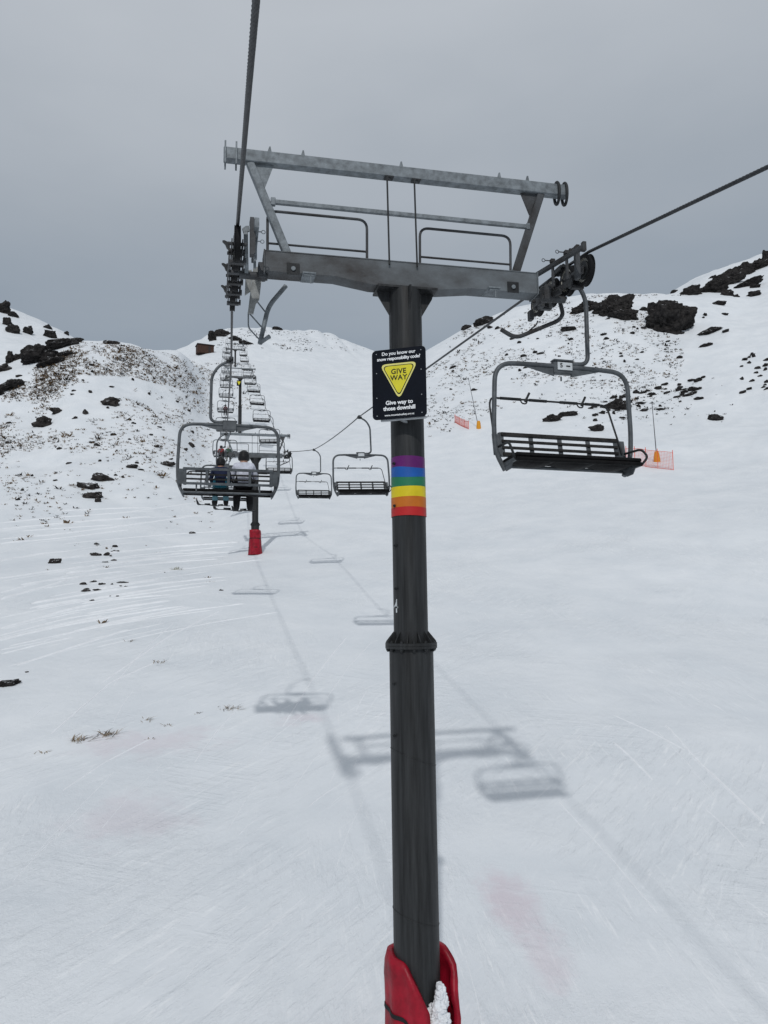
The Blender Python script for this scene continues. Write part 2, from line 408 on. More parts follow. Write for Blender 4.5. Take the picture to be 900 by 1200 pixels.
ZG += vnoise(XX/.55+YY/.9, YY/3.0-XX/5, 6)*.014*(rr < 60)
# crag lines on the far central peak
ZG += np.abs(vnoise(XX/6, YY/30, 8))*2.2*sstep(215, 245, rr)*sstep(R(-4), R(0), AZ)[:, None]*sstep(R(14), R(9), AZ)[:, None]
LR0, LRS = math.log(RAD[0]), math.log(RAD[1]/RAD[0])
def gz(x, y):
    r = max(math.hypot(x, y), RAD[0]); a = math.atan2(x, y)
    i = int(np.clip(np.searchsorted(AZ, a)-1, 0, len(AZ)-2)); u = (a-AZ[i])/(AZ[i+1]-AZ[i])
    f = (math.log(r)-LR0)/LRS; j = int(min(max(f, 0), len(RAD)-2)); v = f-j
    return float((ZG[i, j]*(1-u)+ZG[i+1, j]*u)*(1-v)+(ZG[i, j+1]*(1-u)+ZG[i+1, j+1]*u)*v)
def hit(px, py):
    """where the line of sight through this picture point meets the snow"""
    q = ray(px, py); e = q.z/math.hypot(q.x, q.y); a = math.atan2(q.x, q.y)
    i = int(np.clip(np.searchsorted(AZ, a)-1, 0, len(AZ)-2)); u = (a-AZ[i])/(AZ[i+1]-AZ[i])
    zc = ZG[i]*(1-u)+ZG[i+1]*u; d = zc-RAD*e
    k = np.nonzero(d[10:] > 0)[0]
    if len(k) == 0: return None
    k = int(k[0])+10; t = d[k-1]/(d[k-1]-d[k]) if d[k] != d[k-1] else 0
    r = RAD[k-1]+(RAD[k]-RAD[k-1])*t
    return Vector((r*math.sin(a), r*math.cos(a), float(zc[k-1]+(zc[k]-zc[k-1])*t)))
def hit_or_crest(px, py):
    for k in range(40):
        h = hit(px, py+k*.8)
        if h is not None and h.length < 330: return h
    return hit(px, py+40)

na, nr = len(AZ)-1, len(RAD)     # AZ ends at 180 = -180
verts = np.stack([XX[:na], YY[:na], ZG[:na]], -1).reshape(-1, 3)
idx = np.arange(na*nr).reshape(na, nr); nxt = np.roll(idx, -1, 0)
quads = np.stack([idx[:, :-1], idx[:, 1:], nxt[:, 1:], nxt[:, :-1]], -1).reshape(-1, 4)
verts = np.vstack([verts, [[0, 0, plane_z(0, 0)]]]); cidx = len(verts)-1
tris = np.stack([np.full(na, cidx), idx[:, 0], nxt[:, 0]], -1)
PINK_PATCHES = []
for px, py, rx, ry, amt in ((600, 1060, .75, 1.0, .5), (640, 1130, .5, .9, .35), (180, 870, 2.2, 1.0, .3), (150, 960, 1.4, 1.3, .25), (355, 842, 1.0, .5, .3)):  # pink patches; the last puts a lens flare tint into the snow colour
    h = hit(px, py); PINK_PATCHES.append((h.x, h.y, rx, ry, amt))
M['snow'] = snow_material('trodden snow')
M['whitened'] = mat('loose fresh snow', (.775, .80, .83), .7, 0, .05, 4, .4, 30, spec=.2)  # loose snow, whitened in colour so the track ridges read as sunlit
me = bpy.data.meshes.new('snow_ground')
nl = len(quads)*4+len(tris)*3
me.vertices.add(len(verts)); me.vertices.foreach_set('co', verts.ravel())
me.loops.add(nl); me.loops.foreach_set('vertex_index', np.concatenate([quads[:, ::-1].ravel(), tris[:, ::-1].ravel()]))
me.polygons.add(len(quads)+len(tris))
me.polygons.foreach_set('loop_start', np.concatenate([np.arange(len(quads))*4, len(quads)*4+np.arange(len(tris))*3]))
me.polygons.foreach_set('use_smooth', np.ones(len(quads)+len(tris), bool))
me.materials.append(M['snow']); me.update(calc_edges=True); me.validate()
if me.polygons[len(quads)//2].normal.z < 0: me.flip_normals()
ground = bpy.data.objects.new('snow_ground', me); COL.objects.link(ground)
tag(ground, kind='structure')

# old ski tracks: low ridges of pushed-up snow following the slope
TR = [[(0, 613), (60, 607), (143, 601), (225, 590)], [(0, 632), (60, 627), (133, 618), (240, 603)], [(0, 637), (70, 631), (150, 621)],
      [(0, 648), (40, 636), (90, 631)], [(0, 695), (50, 682), (100, 670), (160, 657), (215, 647)], [(0, 703), (77, 681), (110, 673)],
      [(0, 737), (67, 718), (133, 703), (200, 697)], [(0, 745), (83, 724), (167, 712)], [(0, 751), (60, 735), (120, 722)], [(0, 762), (50, 752), (70, 745)],
      [(0, 658), (40, 650), (80, 646)], [(36, 1007), (85, 955), (133, 905)], [(120, 970), (150, 935), (190, 895)],
      [(780, 850), (820, 894), (896, 966)], [(120, 800), (200, 745), (260, 715)], [(60, 860), (130, 800), (180, 777)], [(655, 940), (720, 1010), (770, 1070)],
      [(0, 622), (70, 615), (150, 606)], [(20, 780), (90, 757), (150, 738)]]
rt = random.Random(91)
for k in range(44):                                   # traverses curving in from the left
    y0 = 600+190*rt.random()**.9; g = (y0-600)/190; x0 = rt.uniform(-25, 120); L = rt.uniform(60, 230); sl = .07+.22*g+rt.gauss(0, .012)
    TR.append([(x0+L*t, y0-sl*(x0+L*t)+.00012*(x0+L*t)**2*(1+g)) for t in (0, .33, .66, 1)])
for k in range(26):                                   # older lines lower down
    x0, y0 = rt.uniform(-10, 430), rt.uniform(790, 1190); a = math.atan2(-85, 68)+rt.gauss(0, .16); L = rt.uniform(25, 130)
    TR.append([(x0+L*t*math.cos(a+.12*t), y0+L*t*math.sin(a+.12*t)) for t in (0, .5, 1)])
for k in range(8):                                   # down the fall line on the right
    x0, y0 = rt.uniform(530, 890), rt.uniform(800, 1180); a = math.atan2(y0-470, x0-310)+rt.gauss(0, .14); L = rt.uniform(20, 120)
    TR.append([(x0+L*t*math.cos(a+.08*t), y0+L*t*math.sin(a+.08*t)) for t in (0, .5, 1)])
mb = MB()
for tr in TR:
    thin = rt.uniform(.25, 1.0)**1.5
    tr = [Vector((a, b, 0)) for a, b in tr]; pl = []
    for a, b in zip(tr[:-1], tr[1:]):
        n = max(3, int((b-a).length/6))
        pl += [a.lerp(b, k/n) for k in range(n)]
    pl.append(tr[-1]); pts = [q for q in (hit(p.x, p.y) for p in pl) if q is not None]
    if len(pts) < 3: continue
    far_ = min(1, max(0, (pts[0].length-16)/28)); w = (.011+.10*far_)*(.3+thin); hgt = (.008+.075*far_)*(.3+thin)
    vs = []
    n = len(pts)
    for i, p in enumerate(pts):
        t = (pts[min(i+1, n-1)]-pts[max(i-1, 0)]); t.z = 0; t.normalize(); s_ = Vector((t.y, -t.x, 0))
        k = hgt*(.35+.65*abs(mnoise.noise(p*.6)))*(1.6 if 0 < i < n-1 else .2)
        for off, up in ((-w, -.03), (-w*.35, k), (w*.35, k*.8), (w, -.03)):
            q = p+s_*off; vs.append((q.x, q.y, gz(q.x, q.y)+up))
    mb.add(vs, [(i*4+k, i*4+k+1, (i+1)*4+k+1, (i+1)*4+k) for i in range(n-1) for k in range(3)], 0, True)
o = mb.build('ski_track_snow', M['whitened']); tag(o, kind='stuff', label='faint old ski tracks across the snow', cat='ski tracks')

# ------------------------------------------------------------------ lift tower
base1 = Vector((2.44, 9.46, gz(2.44, 9.46)))
XP, YC = base1.x, base1.y
G_T = 'lift towers up the line'
tower = empty('lift_tower', base1, 'nearest charcoal lift tower with rainbow stripes round its pole', 'lift tower', G_T)
B = base1
YF = YC-.13          # front face of the crossarm
mb = MB()            # lower pole, upper pole, collars
zfl = P(482, 756, YC).z
mb.cyl((XP, YC, B.z-3.2), (XP, YC, zfl), .276, 48)
for zc, ti in ((P(485, 886, YC).z, .11), (P(488, 1072, YC).z, .1)):      # weld seams
    mb.tube([(XP+.277*math.cos(a), YC+.277*math.sin(a), zc-math.cos(a)*ti) for a in [2*PI*k/40 for k in range(40)]], .0055, 6, closed=True)
lower = mb.build('lower_pole', M['pole'], tower, B)
mb = MB(); ztop = 4.425-.35
mb.cyl((XP, YC, zfl), (XP, YC, ztop), .216, 48)
upper = mb.build('upper_pole', M['pole'], tower, B)
mb = MB()
mb.cyl((XP, YC, zfl-.035), (XP, YC, zfl-.003), .325, 40); mb.cyl((XP, YC, zfl+.0), (XP, YC, zfl+.035), .325, 40)
for k in range(12):
    a = 2*PI*k/12+.13; c = Vector((math.cos(a), math.sin(a), 0)); t = Vector((-c.y, c.x, 0))
    p = Vector((XP, YC, zfl+.035))
    mb.prism([p+c*.21-t*.006, p+c*.315-t*.006, p+c*.315-t*.006+Vector((0, 0, .02)), p+c*.21-t*.006+Vector((0, 0, .15))], t*.012)
    a += PI/12; c = Vector((math.cos(a), math.sin(a), 0))
    q = Vector((XP, YC, zfl))+c*.292
    mb.cyl(q+Vector((0, 0, -.075)), q+Vector((0, 0, .065)), .015, 6); mb.cyl(q+Vector((0, 0, -.06)), q+Vector((0, 0, -.035)), .025, 6); mb.cyl(q+Vector((0, 0, .035)), q+Vector((0, 0, .055)), .025, 6)
mb.build('bolted_flange', M['pole'], tower, B)
# head plate and gussets
mb = MB()
zb = 4.425-.335
mb.box((XP, YC, zb-.016), (.80, .36, .03))
for s in (-1, 1):
    mb.prism([(XP+s*.20, YC-.012, zb-.032), (XP+s*.385, YC-.012, zb-.032), (XP+s*.365, YC-.012, zb-.10), (XP+s*.21, YC-.012, zb-.36)], (0, .024, 0))
    mb.prism([(XP-.012, YC+s*.20, zb-.032), (XP-.012, YC+s*.18, zb-.34), (XP-.012, YC+s*.215, zb-.34), (XP-.012, YC+s*.3, zb-.032)][::s], (.024, 0, 0))
mb.build('head_plate', M['pole'], tower, B)
# crossarm: haunched box beam
xl, xr = P(310.5, 312, YF).x, P(629.5, 338, YF).x
zt = 4.425; zlo = zt-.26; zmid = zb+.002
xa1, xa2 = P(393, 338, YF).x, P(436, 351, YF).x
xb1, xb2 = P(516, 357, YF).x, P(566, 349, YF).x
front = [(xl, YF, zlo), (xa1, YF, zlo), (xa2, YF, zmid), (xb1, YF, zmid), (P(553, 349, YF).x, YF, zlo-.02), (xr, YF, zlo-.02), (xr, YF, zt), (xl, YF, zt)]
mb = MB(); mb.prism(front, (0, .26, 0))
mb.box(((xl+xr)/2, YC, zt+.006), (xr-xl+.03, .275, .012)); 
mb.box((xl-.008, YC, (zt+zlo)/2-.01), (.016, .30, .31)); mb.box((xr+.008, YC, (zt+zlo)/2-.01), (.016, .30, .31))
arm = mb.build('crossarm', M['arm'], tower, B)
def armplate(px, py):
    q = P(px, py, YF); mb = MB(); mb.box((q.x, YF-.008, q.z), (.16, .014, .15)); mb.lathe([(.0, -.02), (.034, -.018), (.034, 0)], (0, 0, 0)) if False else None
    mb.tube([(q.x, YF-.016, q.z), (q.x, YF-.034, q.z)], .028, 14, 1)
    mb.build('bearing_plate', [M['dark'], M['galv']], arm, B)
armplate(343.5, 315.5); armplate(601, 337)
for px, py in ((362, 333), (578, 349)):
    q = P(px, py, YF); mb = MB(); mb.box((q.x, YC-.05, zlo-.012), (.17, .30, .022)); mb.box((q.x, YC-.16, zlo-.03), (.13, .05, .03))
    mb.cyl((q.x+.02, YC-.17, zlo-.14), (q.x+.02, YC-.17, zlo+.0), .011, 8); mb.build('clamp_bracket', M['galv'], arm, B)
# lifting frame above
ztb = 5.73
mb = MB(); x0, x1 = P(262, 182, YC).x, P(664, 226, YC).x
mb.bar((x0, YC, ztb), (x1, YC, ztb), .13, .165)
for px, py in ((316, 176), (355, 182), (470, 197), (585, 210), (618, 213)):
    q = P(px, py, YC); mb.prism([(q.x-.035, YC-.01, ztb+.08), (q.x+.03, YC-.01, ztb+.08), (q.x+.012, YC-.01, ztb+.18), (q.x-.005, YC-.01, ztb+.18)], (0, .02, 0))
for px in (264, 277):
    q = P(px, 184, YC-.08); mb.box((q.x, YC-.078, ztb), (.022, .022, .30)); mb.box((q.x, YC+.078, ztb), (.022, .022, .30)); 
top = mb.build('lifting_beam', M['galv'], tower, B)
for px in (652.5, 661.5):
    q = P(px, 228, YC); mb = MB()
    pts = [(q.x, YC+.085*math.cos(a), ztb-.02+(.15 if math.sin(a) > 0 else .17)*math.sin(a)) for a in [2*PI*k/20 for k in range(20)]]
    mb.tube(pts, .022, 8, closed=True)
    mb.build('lifting_shackle', M['dark'], top, B)
for (a, b, tri, mm) in (((338, 300), (293, 186), 1, 'galv'), ((603, 322), (633, 226), -1, 'galv_dark')):
    p = P(*a, YC); q = P(*b, YC); mb = MB(); mb.bar((p.x, YC, zt), (q.x, YC, ztb-.08), .10, .095, up=(0, 1, 0))
    d = Vector((p.x-q.x, 0, zt-ztb)).normalized()
    mb.prism([(q.x+tri*.05, YC-.01, ztb-.083), (q.x+tri*.30, YC-.01, ztb-.083), (q.x+tri*.02+d.x*.34+.05*tri, YC-.01, ztb-.06+d.z*.36)], (0, .02, 0))
    mb.box((p.x+d.x*.01, YC, zt+.02), (.2, .2, .02))
    mb.build('frame_strut', M[mm], tower, B)
mb = MB(); a, b = P(318, 237, YC), P(619, 268, YC); zr = 5.14
mb.bar((a.x, YC-.03, zr), (b.x, YC-.03, zr), .05, .055); mb.box((a.x+.02, YC-.03, zr), (.06, .06, .1)); mb.box((b.x-.02, YC-.03, zr), (.05, .06, .09))
mb.build('mid_rail', M['galv'], tower, B)
for px, ptop in ((454, 208), (486, 212)):
    q = P(px, ptop, YC-.12); x = q.x
    mb = MB(); mb.tube(smooth_path([(x+.07, YC-.02, ztb-.095), (x, YC-.10, ztb-.11), (x, YC-.16, zt-.06)], .06), .0125, 8); mb.box((x+.04, YC-.03, ztb-.09), (.12, .1, .02))
    mb.build('hanging_rod', M['dark'], tower, B)
def guard(pts_, mid, yy):
    z0 = zt-.05
    pts = []
    for i, (px, py) in enumerate(pts_):
        q = P(px, py, yy); pts.append(Vector((q.x, yy, q.z)))
    pts[0].z = z0; pts[-1].z = z0; zh = (pts[1].z+pts[2].z)/2; pts[1].z = pts[2].z = zh
    mb = MB(); mb.tube(smooth_path(pts, .13, 6), .018, 10)
    a, b = P(*mid[0], yy), P(*mid[1], yy); zz = (a.z+b.z)/2
    mb.tube([(a.x, yy, zz), (b.x, yy, zz)], .015, 8)
    mb.build('guard_rail', M['galv_dark'], tower, B)
guard([(313.5, 300), (313.5, 247), (430, 258), (430, 308)], [(314, 285), (429, 295)], YC+.11)
guard([(492, 313), (492, 267), (598, 277), (598, 320)], [(493, 301), (597, 310)], YC+.11)
# painted number on the pole
tm = text_mesh('4', .24, 'pole_number', M['plate_face'], bold=.001)
q = P(461.5, 711, YC); zc = q.z
for v in tm.vertices:
    a = R(196)+v.co.x/.218; rr_ = .218+v.co.z*.5; v.co = Vector((XP+rr_*math.cos(a), YC+rr_*math.sin(a), zc+v.co.y))-B
o = bpy.data.objects.new('pole_number', tm); COL.objects.link(o); o.parent = tower
for py in (545, 594, 640, 690, 800, 860):
    q = P(462, py, YC); a = R(206); rb = .216 if py < 750 else .276; mb = MB(); c = Vector((math.cos(a), math.sin(a), 0)); p = Vector((XP, YC, q.z))+c*(rb-.005)
    mb.cyl(p, p+c*.035, .012, 8); mb.cyl(p+c*.02, p+c*.035, .02, 6); mb.build('step_bolt', M['dark'], upper if py < 750 else lower, B)
# rainbow band of six stripes
mb = MB()
rows = [537.5, 550, 561, 572, 584, 596, 606]
for k in range(6):
    za, zb_ = P(479, rows[k], YC).z, P(479, rows[k+1], YC).z
    r_ = .2185+.0015*k
    wv = lambda h, kk: [(XP+r_*math.cos(2*PI*j/40), YC+r_*math.sin(2*PI*j/40), h+.012*math.sin(2*PI*j/40*2+kk)*(1 if kk in (1, 2) else .25)) for j in range(40)]
    A_, B_ = wv(za, k), wv(zb_, k+1)
    mb.add(A_+B_, [(j, 40+j, 40+(j+1) % 40, (j+1) % 40) for j in range(40)], k, True)
mb.build('rainbow_band', [M[k] for k in ('purple', 'blue', 'green', 'yband', 'orange', 'redband')], tower, B)

# sheave trains
def sheaves(rx, ys, rope_z, inner, label):
    mb = MB(); WR = .20
    zs = [rope_z(y)-WR-.018 for y in ys]
    # rocker beams joining pairs of wheels, then the main beam
    for k in range(0, len(ys)-1, 2):
        for s in (-1, 1):
            x = rx+s*.062
            mb.bar((x, ys[k]-.06, zs[k]-.02), (x, ys[k+1]+.06, zs[k+1]-.02), .014, .11)
        mid = Vector((rx, (ys[k]+ys[k+1])/2, (zs[k]+zs[k+1])/2-.03))
        mb.tube([mid+Vector((-.1, 0, 0)), mid+Vector((.1, 0, 0))], .03, 10)
    n = len(ys)-1
    for s in (-1, 1):
        x = rx+s*.088
        mb.bar((x, ys[0]+.2, zs[0]-.07), (x, ys[n]-.2, zs[n]-.07), .016, .085)
    # upright channel at the near wheel, and cross pieces under the train
    xin = rx+inner*.165
    mb.box((xin, ys[0]-.10, zs[0]+.05), (.05, .09, .46)); mb.box((xin+inner*.03, ys[0]-.13, zs[0]+.05), (.02, .03, .42))
    for k in range(4): mb.box((xin+inner*.01*(k-1), ys[0]+.02+.06*k, zs[0]+.28+.02*(k % 2)), (.03, .03, .05))
    for y, z in zip(ys, zs): mb.tube([(rx-.11, y, z), (rx+.11, y, z)], .022, 8)
    for k in range(len(ys)-1):
        y = (ys[k]+ys[k+1])/2; z = (zs[k]+zs[k+1])/2; mb.box((rx, y, z-.17), (.17, .07, .04)); mb.box((rx+inner*.10, y, z-.15), (.025, .07, .06))
    # hanging plates, axle block to the crossarm end
    mb.box((rx+inner*.33, YC, 4.20), (.10, .15, .2)); mb.tube([(rx+inner*.05, YC, 4.14), (rx+inner*.4, YC, 4.14)], .05, 16)
    asm = mb.build('sheave_assembly', M['galv_dark'], tower, B)
    for y, z in zip(ys, zs):
        w = MB()
        w.lathe([(.05, -.036), (.12, -.04), (.125, -.012), (.155, -.012), (.158, -.036), (WR+.012, -.036), (WR, -.018), (WR, .018), (WR+.012, .036), (.158, .036), (.155, .012), (.125, .012), (.12, .04), (.05, .036)],
                (rx, y, z), 'X', 28, [0, 0, 1, 1, 2, 2, 2, 2, 2, 1, 1, 0, 0])
        for k in range(6):
            a = 2*PI*k/6
            w.bar((rx, y+.04*math.cos(a), z+.04*math.sin(a)), (rx, y+.13*math.cos(a), z+.13*math.sin(a)), .05, .03, up=(1, 0, 0), mi=1)
        w.build('sheave_wheel', [M['dark'], M['rim'], M['rubber']], asm, B)
    # outboard rope catchers
    for k in range(0, len(ys)-1, 2):
        y = (ys[k]+ys[k+1])/2; z = (zs[k]+zs[k+1])/2+.06; h = MB(); s = -inner
        h.prism([(rx+s*.08, y-.02, z-.09), (rx+s*.12, y-.02, z-.05), (rx+s*.135, y-.02, z-.01), (rx+s*.17, y-.02, z+.025), (rx+s*.145, y-.02, z+.03), (rx+s*.11, y-.02, z+.015), (rx+s*.08, y-.02, z+.015)], (0, .05, 0))
        h.build('rope_catcher', M['dark'], asm, B)
    return asm
def ropeL_z(y): return float(np.interp(y, [0, 8.75, 9.3, 10, 10.7, 11.5, 16.1], [2.25, 4.42, 4.53, 4.62, 4.69, 4.76, 5.14]))
def ropeR_z(y): return float(np.interp(y, [5.5, 8.8, 9.4, 10, 10.6, 27], [3.77, 4.54, 4.62, 4.67, 4.72, 6.72]))
RXL, RXR = .235, 4.78
aL = sheaves(RXL, [8.75, 9.2, 9.7, 10.15, 10.65, 11.1], ropeL_z, 1, 'left')
aR = sheaves(RXR, [8.93, 9.42, 9.95, 10.42], ropeR_z, -1, 'right')
# maintenance beams with posts and eye bolts
for rx, inner, p_end, p_arm, posts, asm in ((RXL, 1, (301, 262), (297, 306), (.55, .95), aL), (RXR, -1, (684, 289), (629, 322), (.42, .9), aR)):
    a = P(*p_end, 8.45); b = P(*p_arm, 9.55)
    mb = MB(); mb.bar(a, b, .055, .055); mb.box(a, (.05, .06, .12))
    for t in posts:
        q = b.lerp(a, t*.62+.1); mb.box((q.x+inner*.0, q.y, q.z-.12), (.032, .032, .34)); mb.box((q.x, q.y, q.z+.06), (.06, .06, .05))
        mb.tube([(q.x, q.y, q.z+.06), (q.x+(-.11 if inner < 0 else .07), q.y, q.z+.06)], .007, 6)
        cx = q.x+(-.13 if inner < 0 else .09); mb.tube([(cx+.022*math.cos(k*PI/6), q.y, q.z+.06+.022*math.sin(k*PI/6)) for k in range(12)], .005, 6, closed=True)
    mb.build('maintenance_beam', M['galv'] if inner > 0 else M['galv_dark'], tower, B)
# left: hooked upright, pale hanging plates and bent step tube
mb = MB()
a = P(289, 268, 8.7); mb.bar(P(289, 318, 9.4), P(288, 272, 8.7), .065, .05, up=(1, 0, 0))
mb.prism([a+Vector((-.035, 0, -.05)), a+Vector((.035, 0, -.02)), a+Vector((.03, 0, .04)), a+Vector((-.01, 0, .035)), a+Vector((-.05, 0, .0))], (0, .03, 0))
mb.build('hooked_upright', M['galv'], tower, B)
mb = MB()
for poly in ([(288, 317), (295, 316), (294, 340), (287, 345)], [(297, 312), (308, 314), (304, 350), (300, 355), (297, 367), (290.5, 366), (293, 345)]):
    mb.prism([P(x, y, 9.75) for x, y in poly], (0, .05, 0))
mb.build('hanging_plate', M['plate'], tower, B)
def steps(pts, foot, braces, yy, m_, r):
    mb = MB(); mb.tube(smooth_path([P(*p, yy) for p in pts], .12), r, 12)
    if foot: mb.tube([P(*foot[0], yy), P(*foot[1], yy-.1)], r*.9, 10)
    for br in braces: mb.tube(smooth_path([P(*p, yy+.02) for p in br], .05), .010, 8)
    for p in pts[1:]:
        q = P(*p, yy)
    mb.build('bent_step_tube', m_, tower, B)
steps([(335, 335), (314.5, 359), (304.5, 403)], ((304.5, 402), (316, 394)), [[(291, 366), (291, 384), (304, 398)], [(292, 367), (308, 385)], [(295, 320), (296, 345), (301, 353), (312, 367)]], 9.9, M['galv'], .031)
steps([(654, 345), (660, 369), (654, 376), (604, 396.5), (587, 386)], None, [[(630, 376), (629, 380), (614, 393)]], 9.75, M['galv_dark'], .030)
q1, q2 = P(630, 356, 9.7), P(657, 341, 9.3); mb = MB(); mb.bar(q1, q2, .05, .07)
for px, py, w, h in ((634, 352, .07, .22), (622, 370, .06, .14), (641, 343, .05, .09), (631, 347, .16, .025), (633, 341, .18, .02), (646, 352, .03, .2)):
    mb.box(P(px, py, 9.85), (w, .10, h))
for k in range(4): q = P(628+5*k, 346-3*k, 9.75); mb.tube([q+Vector((-.05, 0, 0)), q+Vector((.05, 0, 0))], .05, 12)
mb.build('inner_linkage', M['galv_dark'], tower, B)

# ------------------------------------------------------------------ ropes
T2 = Vector((2.84, 53, gz(2.84, 53)))
def tower_pts(pl, pr, Y): return P(*pl, Y), P(*pr, Y)
t2l, t2r = P(263.5, 524, 53), P(335, 529.5, 53)
t3l, t3r = P(265, 438, 120), P(298, 440.5, 120)
t4l, t4r = P(265.5, 407, 190), P(286, 408.5, 190)
t5l, t5r = P(266.5, 386, 258), P(281, 386, 258)
def strand(ctrl):
    """ctrl: points with the sag to the next one"""
    out = []
    for (p, s), (q, _) in zip(ctrl[:-1], ctrl[1:]):
        n = max(2, int((q-p).length/1.5)) if s else 1
        for k in range(n):
            t = k/n; v = p.lerp(q, t); v = v-Vector((0, 0, 4*s*t*(1-t))); out.append(v)
    out.append(ctrl[-1][0]); return out
pA = P(300, 0, 3.6); dirn = (Vector((RXL, 8.75, 4.42))-pA)
L_ctrl = [(pA-dirn*1.9, 0), (pA, 0)] + [(Vector((RXL, y, ropeL_z(y))), 0) for y in (8.75, 9.3, 10, 10.7, 11.3)] + [(Vector((.33, 16.1, 5.14)), .42), (t2l, .5), (t3l, .9), (t4l, .5), (t5l, .2), (t5l+Vector((.4, 30, -4)), 0)]
pB = P(900, 195.5, 5.5); dB = Vector((RXR, 8.8, 4.54))-pB
R_ctrl = [(pB-dB*2.4, 0), (pB, 0)] + [(Vector((RXR, y, ropeR_z(y))), 0) for y in (8.8, 9.4, 10, 10.6)] + [(P(420, 489, 27), .1), (P(367.5, 527, 43.7), .03), (t2r, .5), (t3r, .9), (t4r, .5), (t5r, .2), (t5r+Vector((.4, 30, -4)), 0)]
SL, SR = strand(L_ctrl), strand(R_ctrl)
def rope_at(S, y):
    for a, b in zip(S[:-1], S[1:]):
        if a.y <= y <= b.y: return a.lerp(b, (y-a.y)/(b.y-a.y))
def rope_obj(S, label):
    mb = MB(); near = [p for p in S if p.y < 13]
    # twisted six-strand section close to the camera
    dense = []
    for a, b in zip(near[:-1], near[1:]):
        if b.y < -2: continue
        n = max(1, int((b-a).length/.016))
        dense += [a.lerp(b, k/n) for k in range(n)]
    dense.append(near[-1]); seg = 24; vs = []; L = 0
    for i, p in enumerate(dense):
        if i: L += (p-dense[i-1]).length
        t = (dense[min(i+1, len(dense)-1)]-dense[max(i-1, 0)]).normalized()
        x = t.cross(Vector((0, 0, 1))).normalized(); y = t.cross(x)
        for k in range(seg):
            a = 2*PI*k/seg; r = .0215*(.76+.26*abs(math.cos(3*(a-L*2*PI/.30))))
            vs.append(p+(x*math.cos(a)+y*math.sin(a))*r)
    mb.add(vs, [(i*seg+k, i*seg+(k+1) % seg, (i+1)*seg+(k+1) % seg, (i+1)*seg+k) for i in range(len(dense)-1) for k in range(seg)], 0, True)
    mb.tube([near[-1]]+[p for p in S if p.y >= 13], .021, 8)
    o = mb.build('haul_rope', M['rope']); return tag(o, label, 'rope')
rope_obj(SL, 'twisted steel rope climbing overhead from the top edge, carrying the riders away uphill')
rope_obj(SR, 'steel rope running past the tower on the downhill side, carrying empty chairs facing the viewer')

# farther towers share the first one's meshes
def far_tower(loc_arm, base_shift, label, yaw=0):
    t = copy_tree(tower, None, skip=('rainbow_band', 'pole_number'))
    t['label'] = label
    t.location = loc_arm-Vector((0, 0, 4.69-B.z)); t.rotation_euler.z = yaw
    return t
mid2 = (t2l+t2r)/2; mid3 = (t3l+t3r)/2; mid4 = (t4l+t4r)/2
far_tower(mid2, 0, 'second lift tower with a small red pad at its foot, behind the two riders')
far_tower(mid3, 0, 'third lift tower up the slope with a yellow notice on its pole')
far_tower(mid4, 0, 'small fourth lift tower among chairs below the summit crag')

n3 = P(280, 449, mid3.y-.45); nb = empty('tower_notice', n3, 'tiny yellow and black notice on the third tower pole', 'sign')
mb = MB(); mb.box((0, 0, 0), (.66, .02, .88)); mb.bar((0, .01, 0), (0, .3, 0), .05, .05); mb.build('notice_board', M['black_sign'], nb)
mb = MB(); mb.prism([(-.27, -.016, .28), (.27, -.016, .28), (.05, -.016, -.25), (-.05, -.016, -.25)], (0, .004, 0)); mb.build('notice_triangle', M['yellow'], nb)
# ------------------------------------------------------------------ sign on the pole
c00, c10, c01 = P(440.5, 412.5, YC-.30), P(496.5, 404.5, YC-.30), P(441, 493.5, YC-.30)
W_, H_ = .70, .90
ang = R(-29)
sc = P(468.5, 448, YC-.40); sc = Vector((sc.x, YC-.36, sc.z))
sign = empty('give_way_sign', sc, 'black safety sign with a yellow give way triangle on the tower pole', 'sign'); sign.rotation_euler.z = ang
def rrect(w, h, r, n=5):
    out = []
    for cx, cz, a0 in ((w/2-r, h/2-r, 0), (-w/2+r, h/2-r, 90), (-w/2+r, -h/2+r, 180), (w/2-r, -h/2+r, 270)):
        for k in range(n+1): a = R(a0+90*k/n); out.append((cx+r*math.cos(a), cz+r*math.sin(a)))
    return out
def rtri(s, r, n=6):
    """rounded triangle pointing down: half width s"""
    A = [Vector((-s, s*.60)), Vector((s, s*.60)), Vector((0, -s*1.30))]; out = []
    for i in range(3):
        a, b, c = A[i-1], A[i], A[(i+1) % 3]; p = b+(a-b).normalized()*r*1.6; q = b+(c-b).normalized()*r*1.6
        for k in range(n+1): t = k/n; out.append(p*(1-t)**2+b*2*t*(1-t)+q*t*t)
    return [(v.x, v.y) for v in out]
def flat(poly, y, th, name, m_, parent, dx=0, dz=0):
    mb = MB(); mb.prism([(x+dx, y, z+dz) for x, z in poly], (0, th, 0)); return mb.build(name, m_, parent)
board = flat(rrect(W_, H_, .055), -.004, .008, 'sign_board', M['black_sign'], sign)
mb = MB()
for z in (-.455, .44):
    mb.bar((-.25, .03, z), (.33, .03, z), .03, .03)
mb.bar((.0, .03, -.455), (.06, .34, -.455), .03, .03); mb.bar((.0, .03, .40), (.06, .34, .40), .03, .03); mb.box((.0, .02, 0), (.05, .03, .85)); mb.box((0, .05, .3), (.3, .03, .05))
mb.build('sign_bracket', M['sign_edge'], sign)
mb = MB()
for x in (-.29, .29):
    for z in (-.40, -.17, .15, .40): mb.tube([(x, -.004, z), (x, -.009, z)], .006, 10)
mb.build('sign_bolts', M['sign_edge'], board)
flat(rtri(.248, .055), -.0075, .003, 'triangle_border', M['yellow_pale'], sign, 0, .110)
flat(rtri(.216, .045), -.0095, .0018, 'triangle_line', M['ink'], sign, 0, .106)
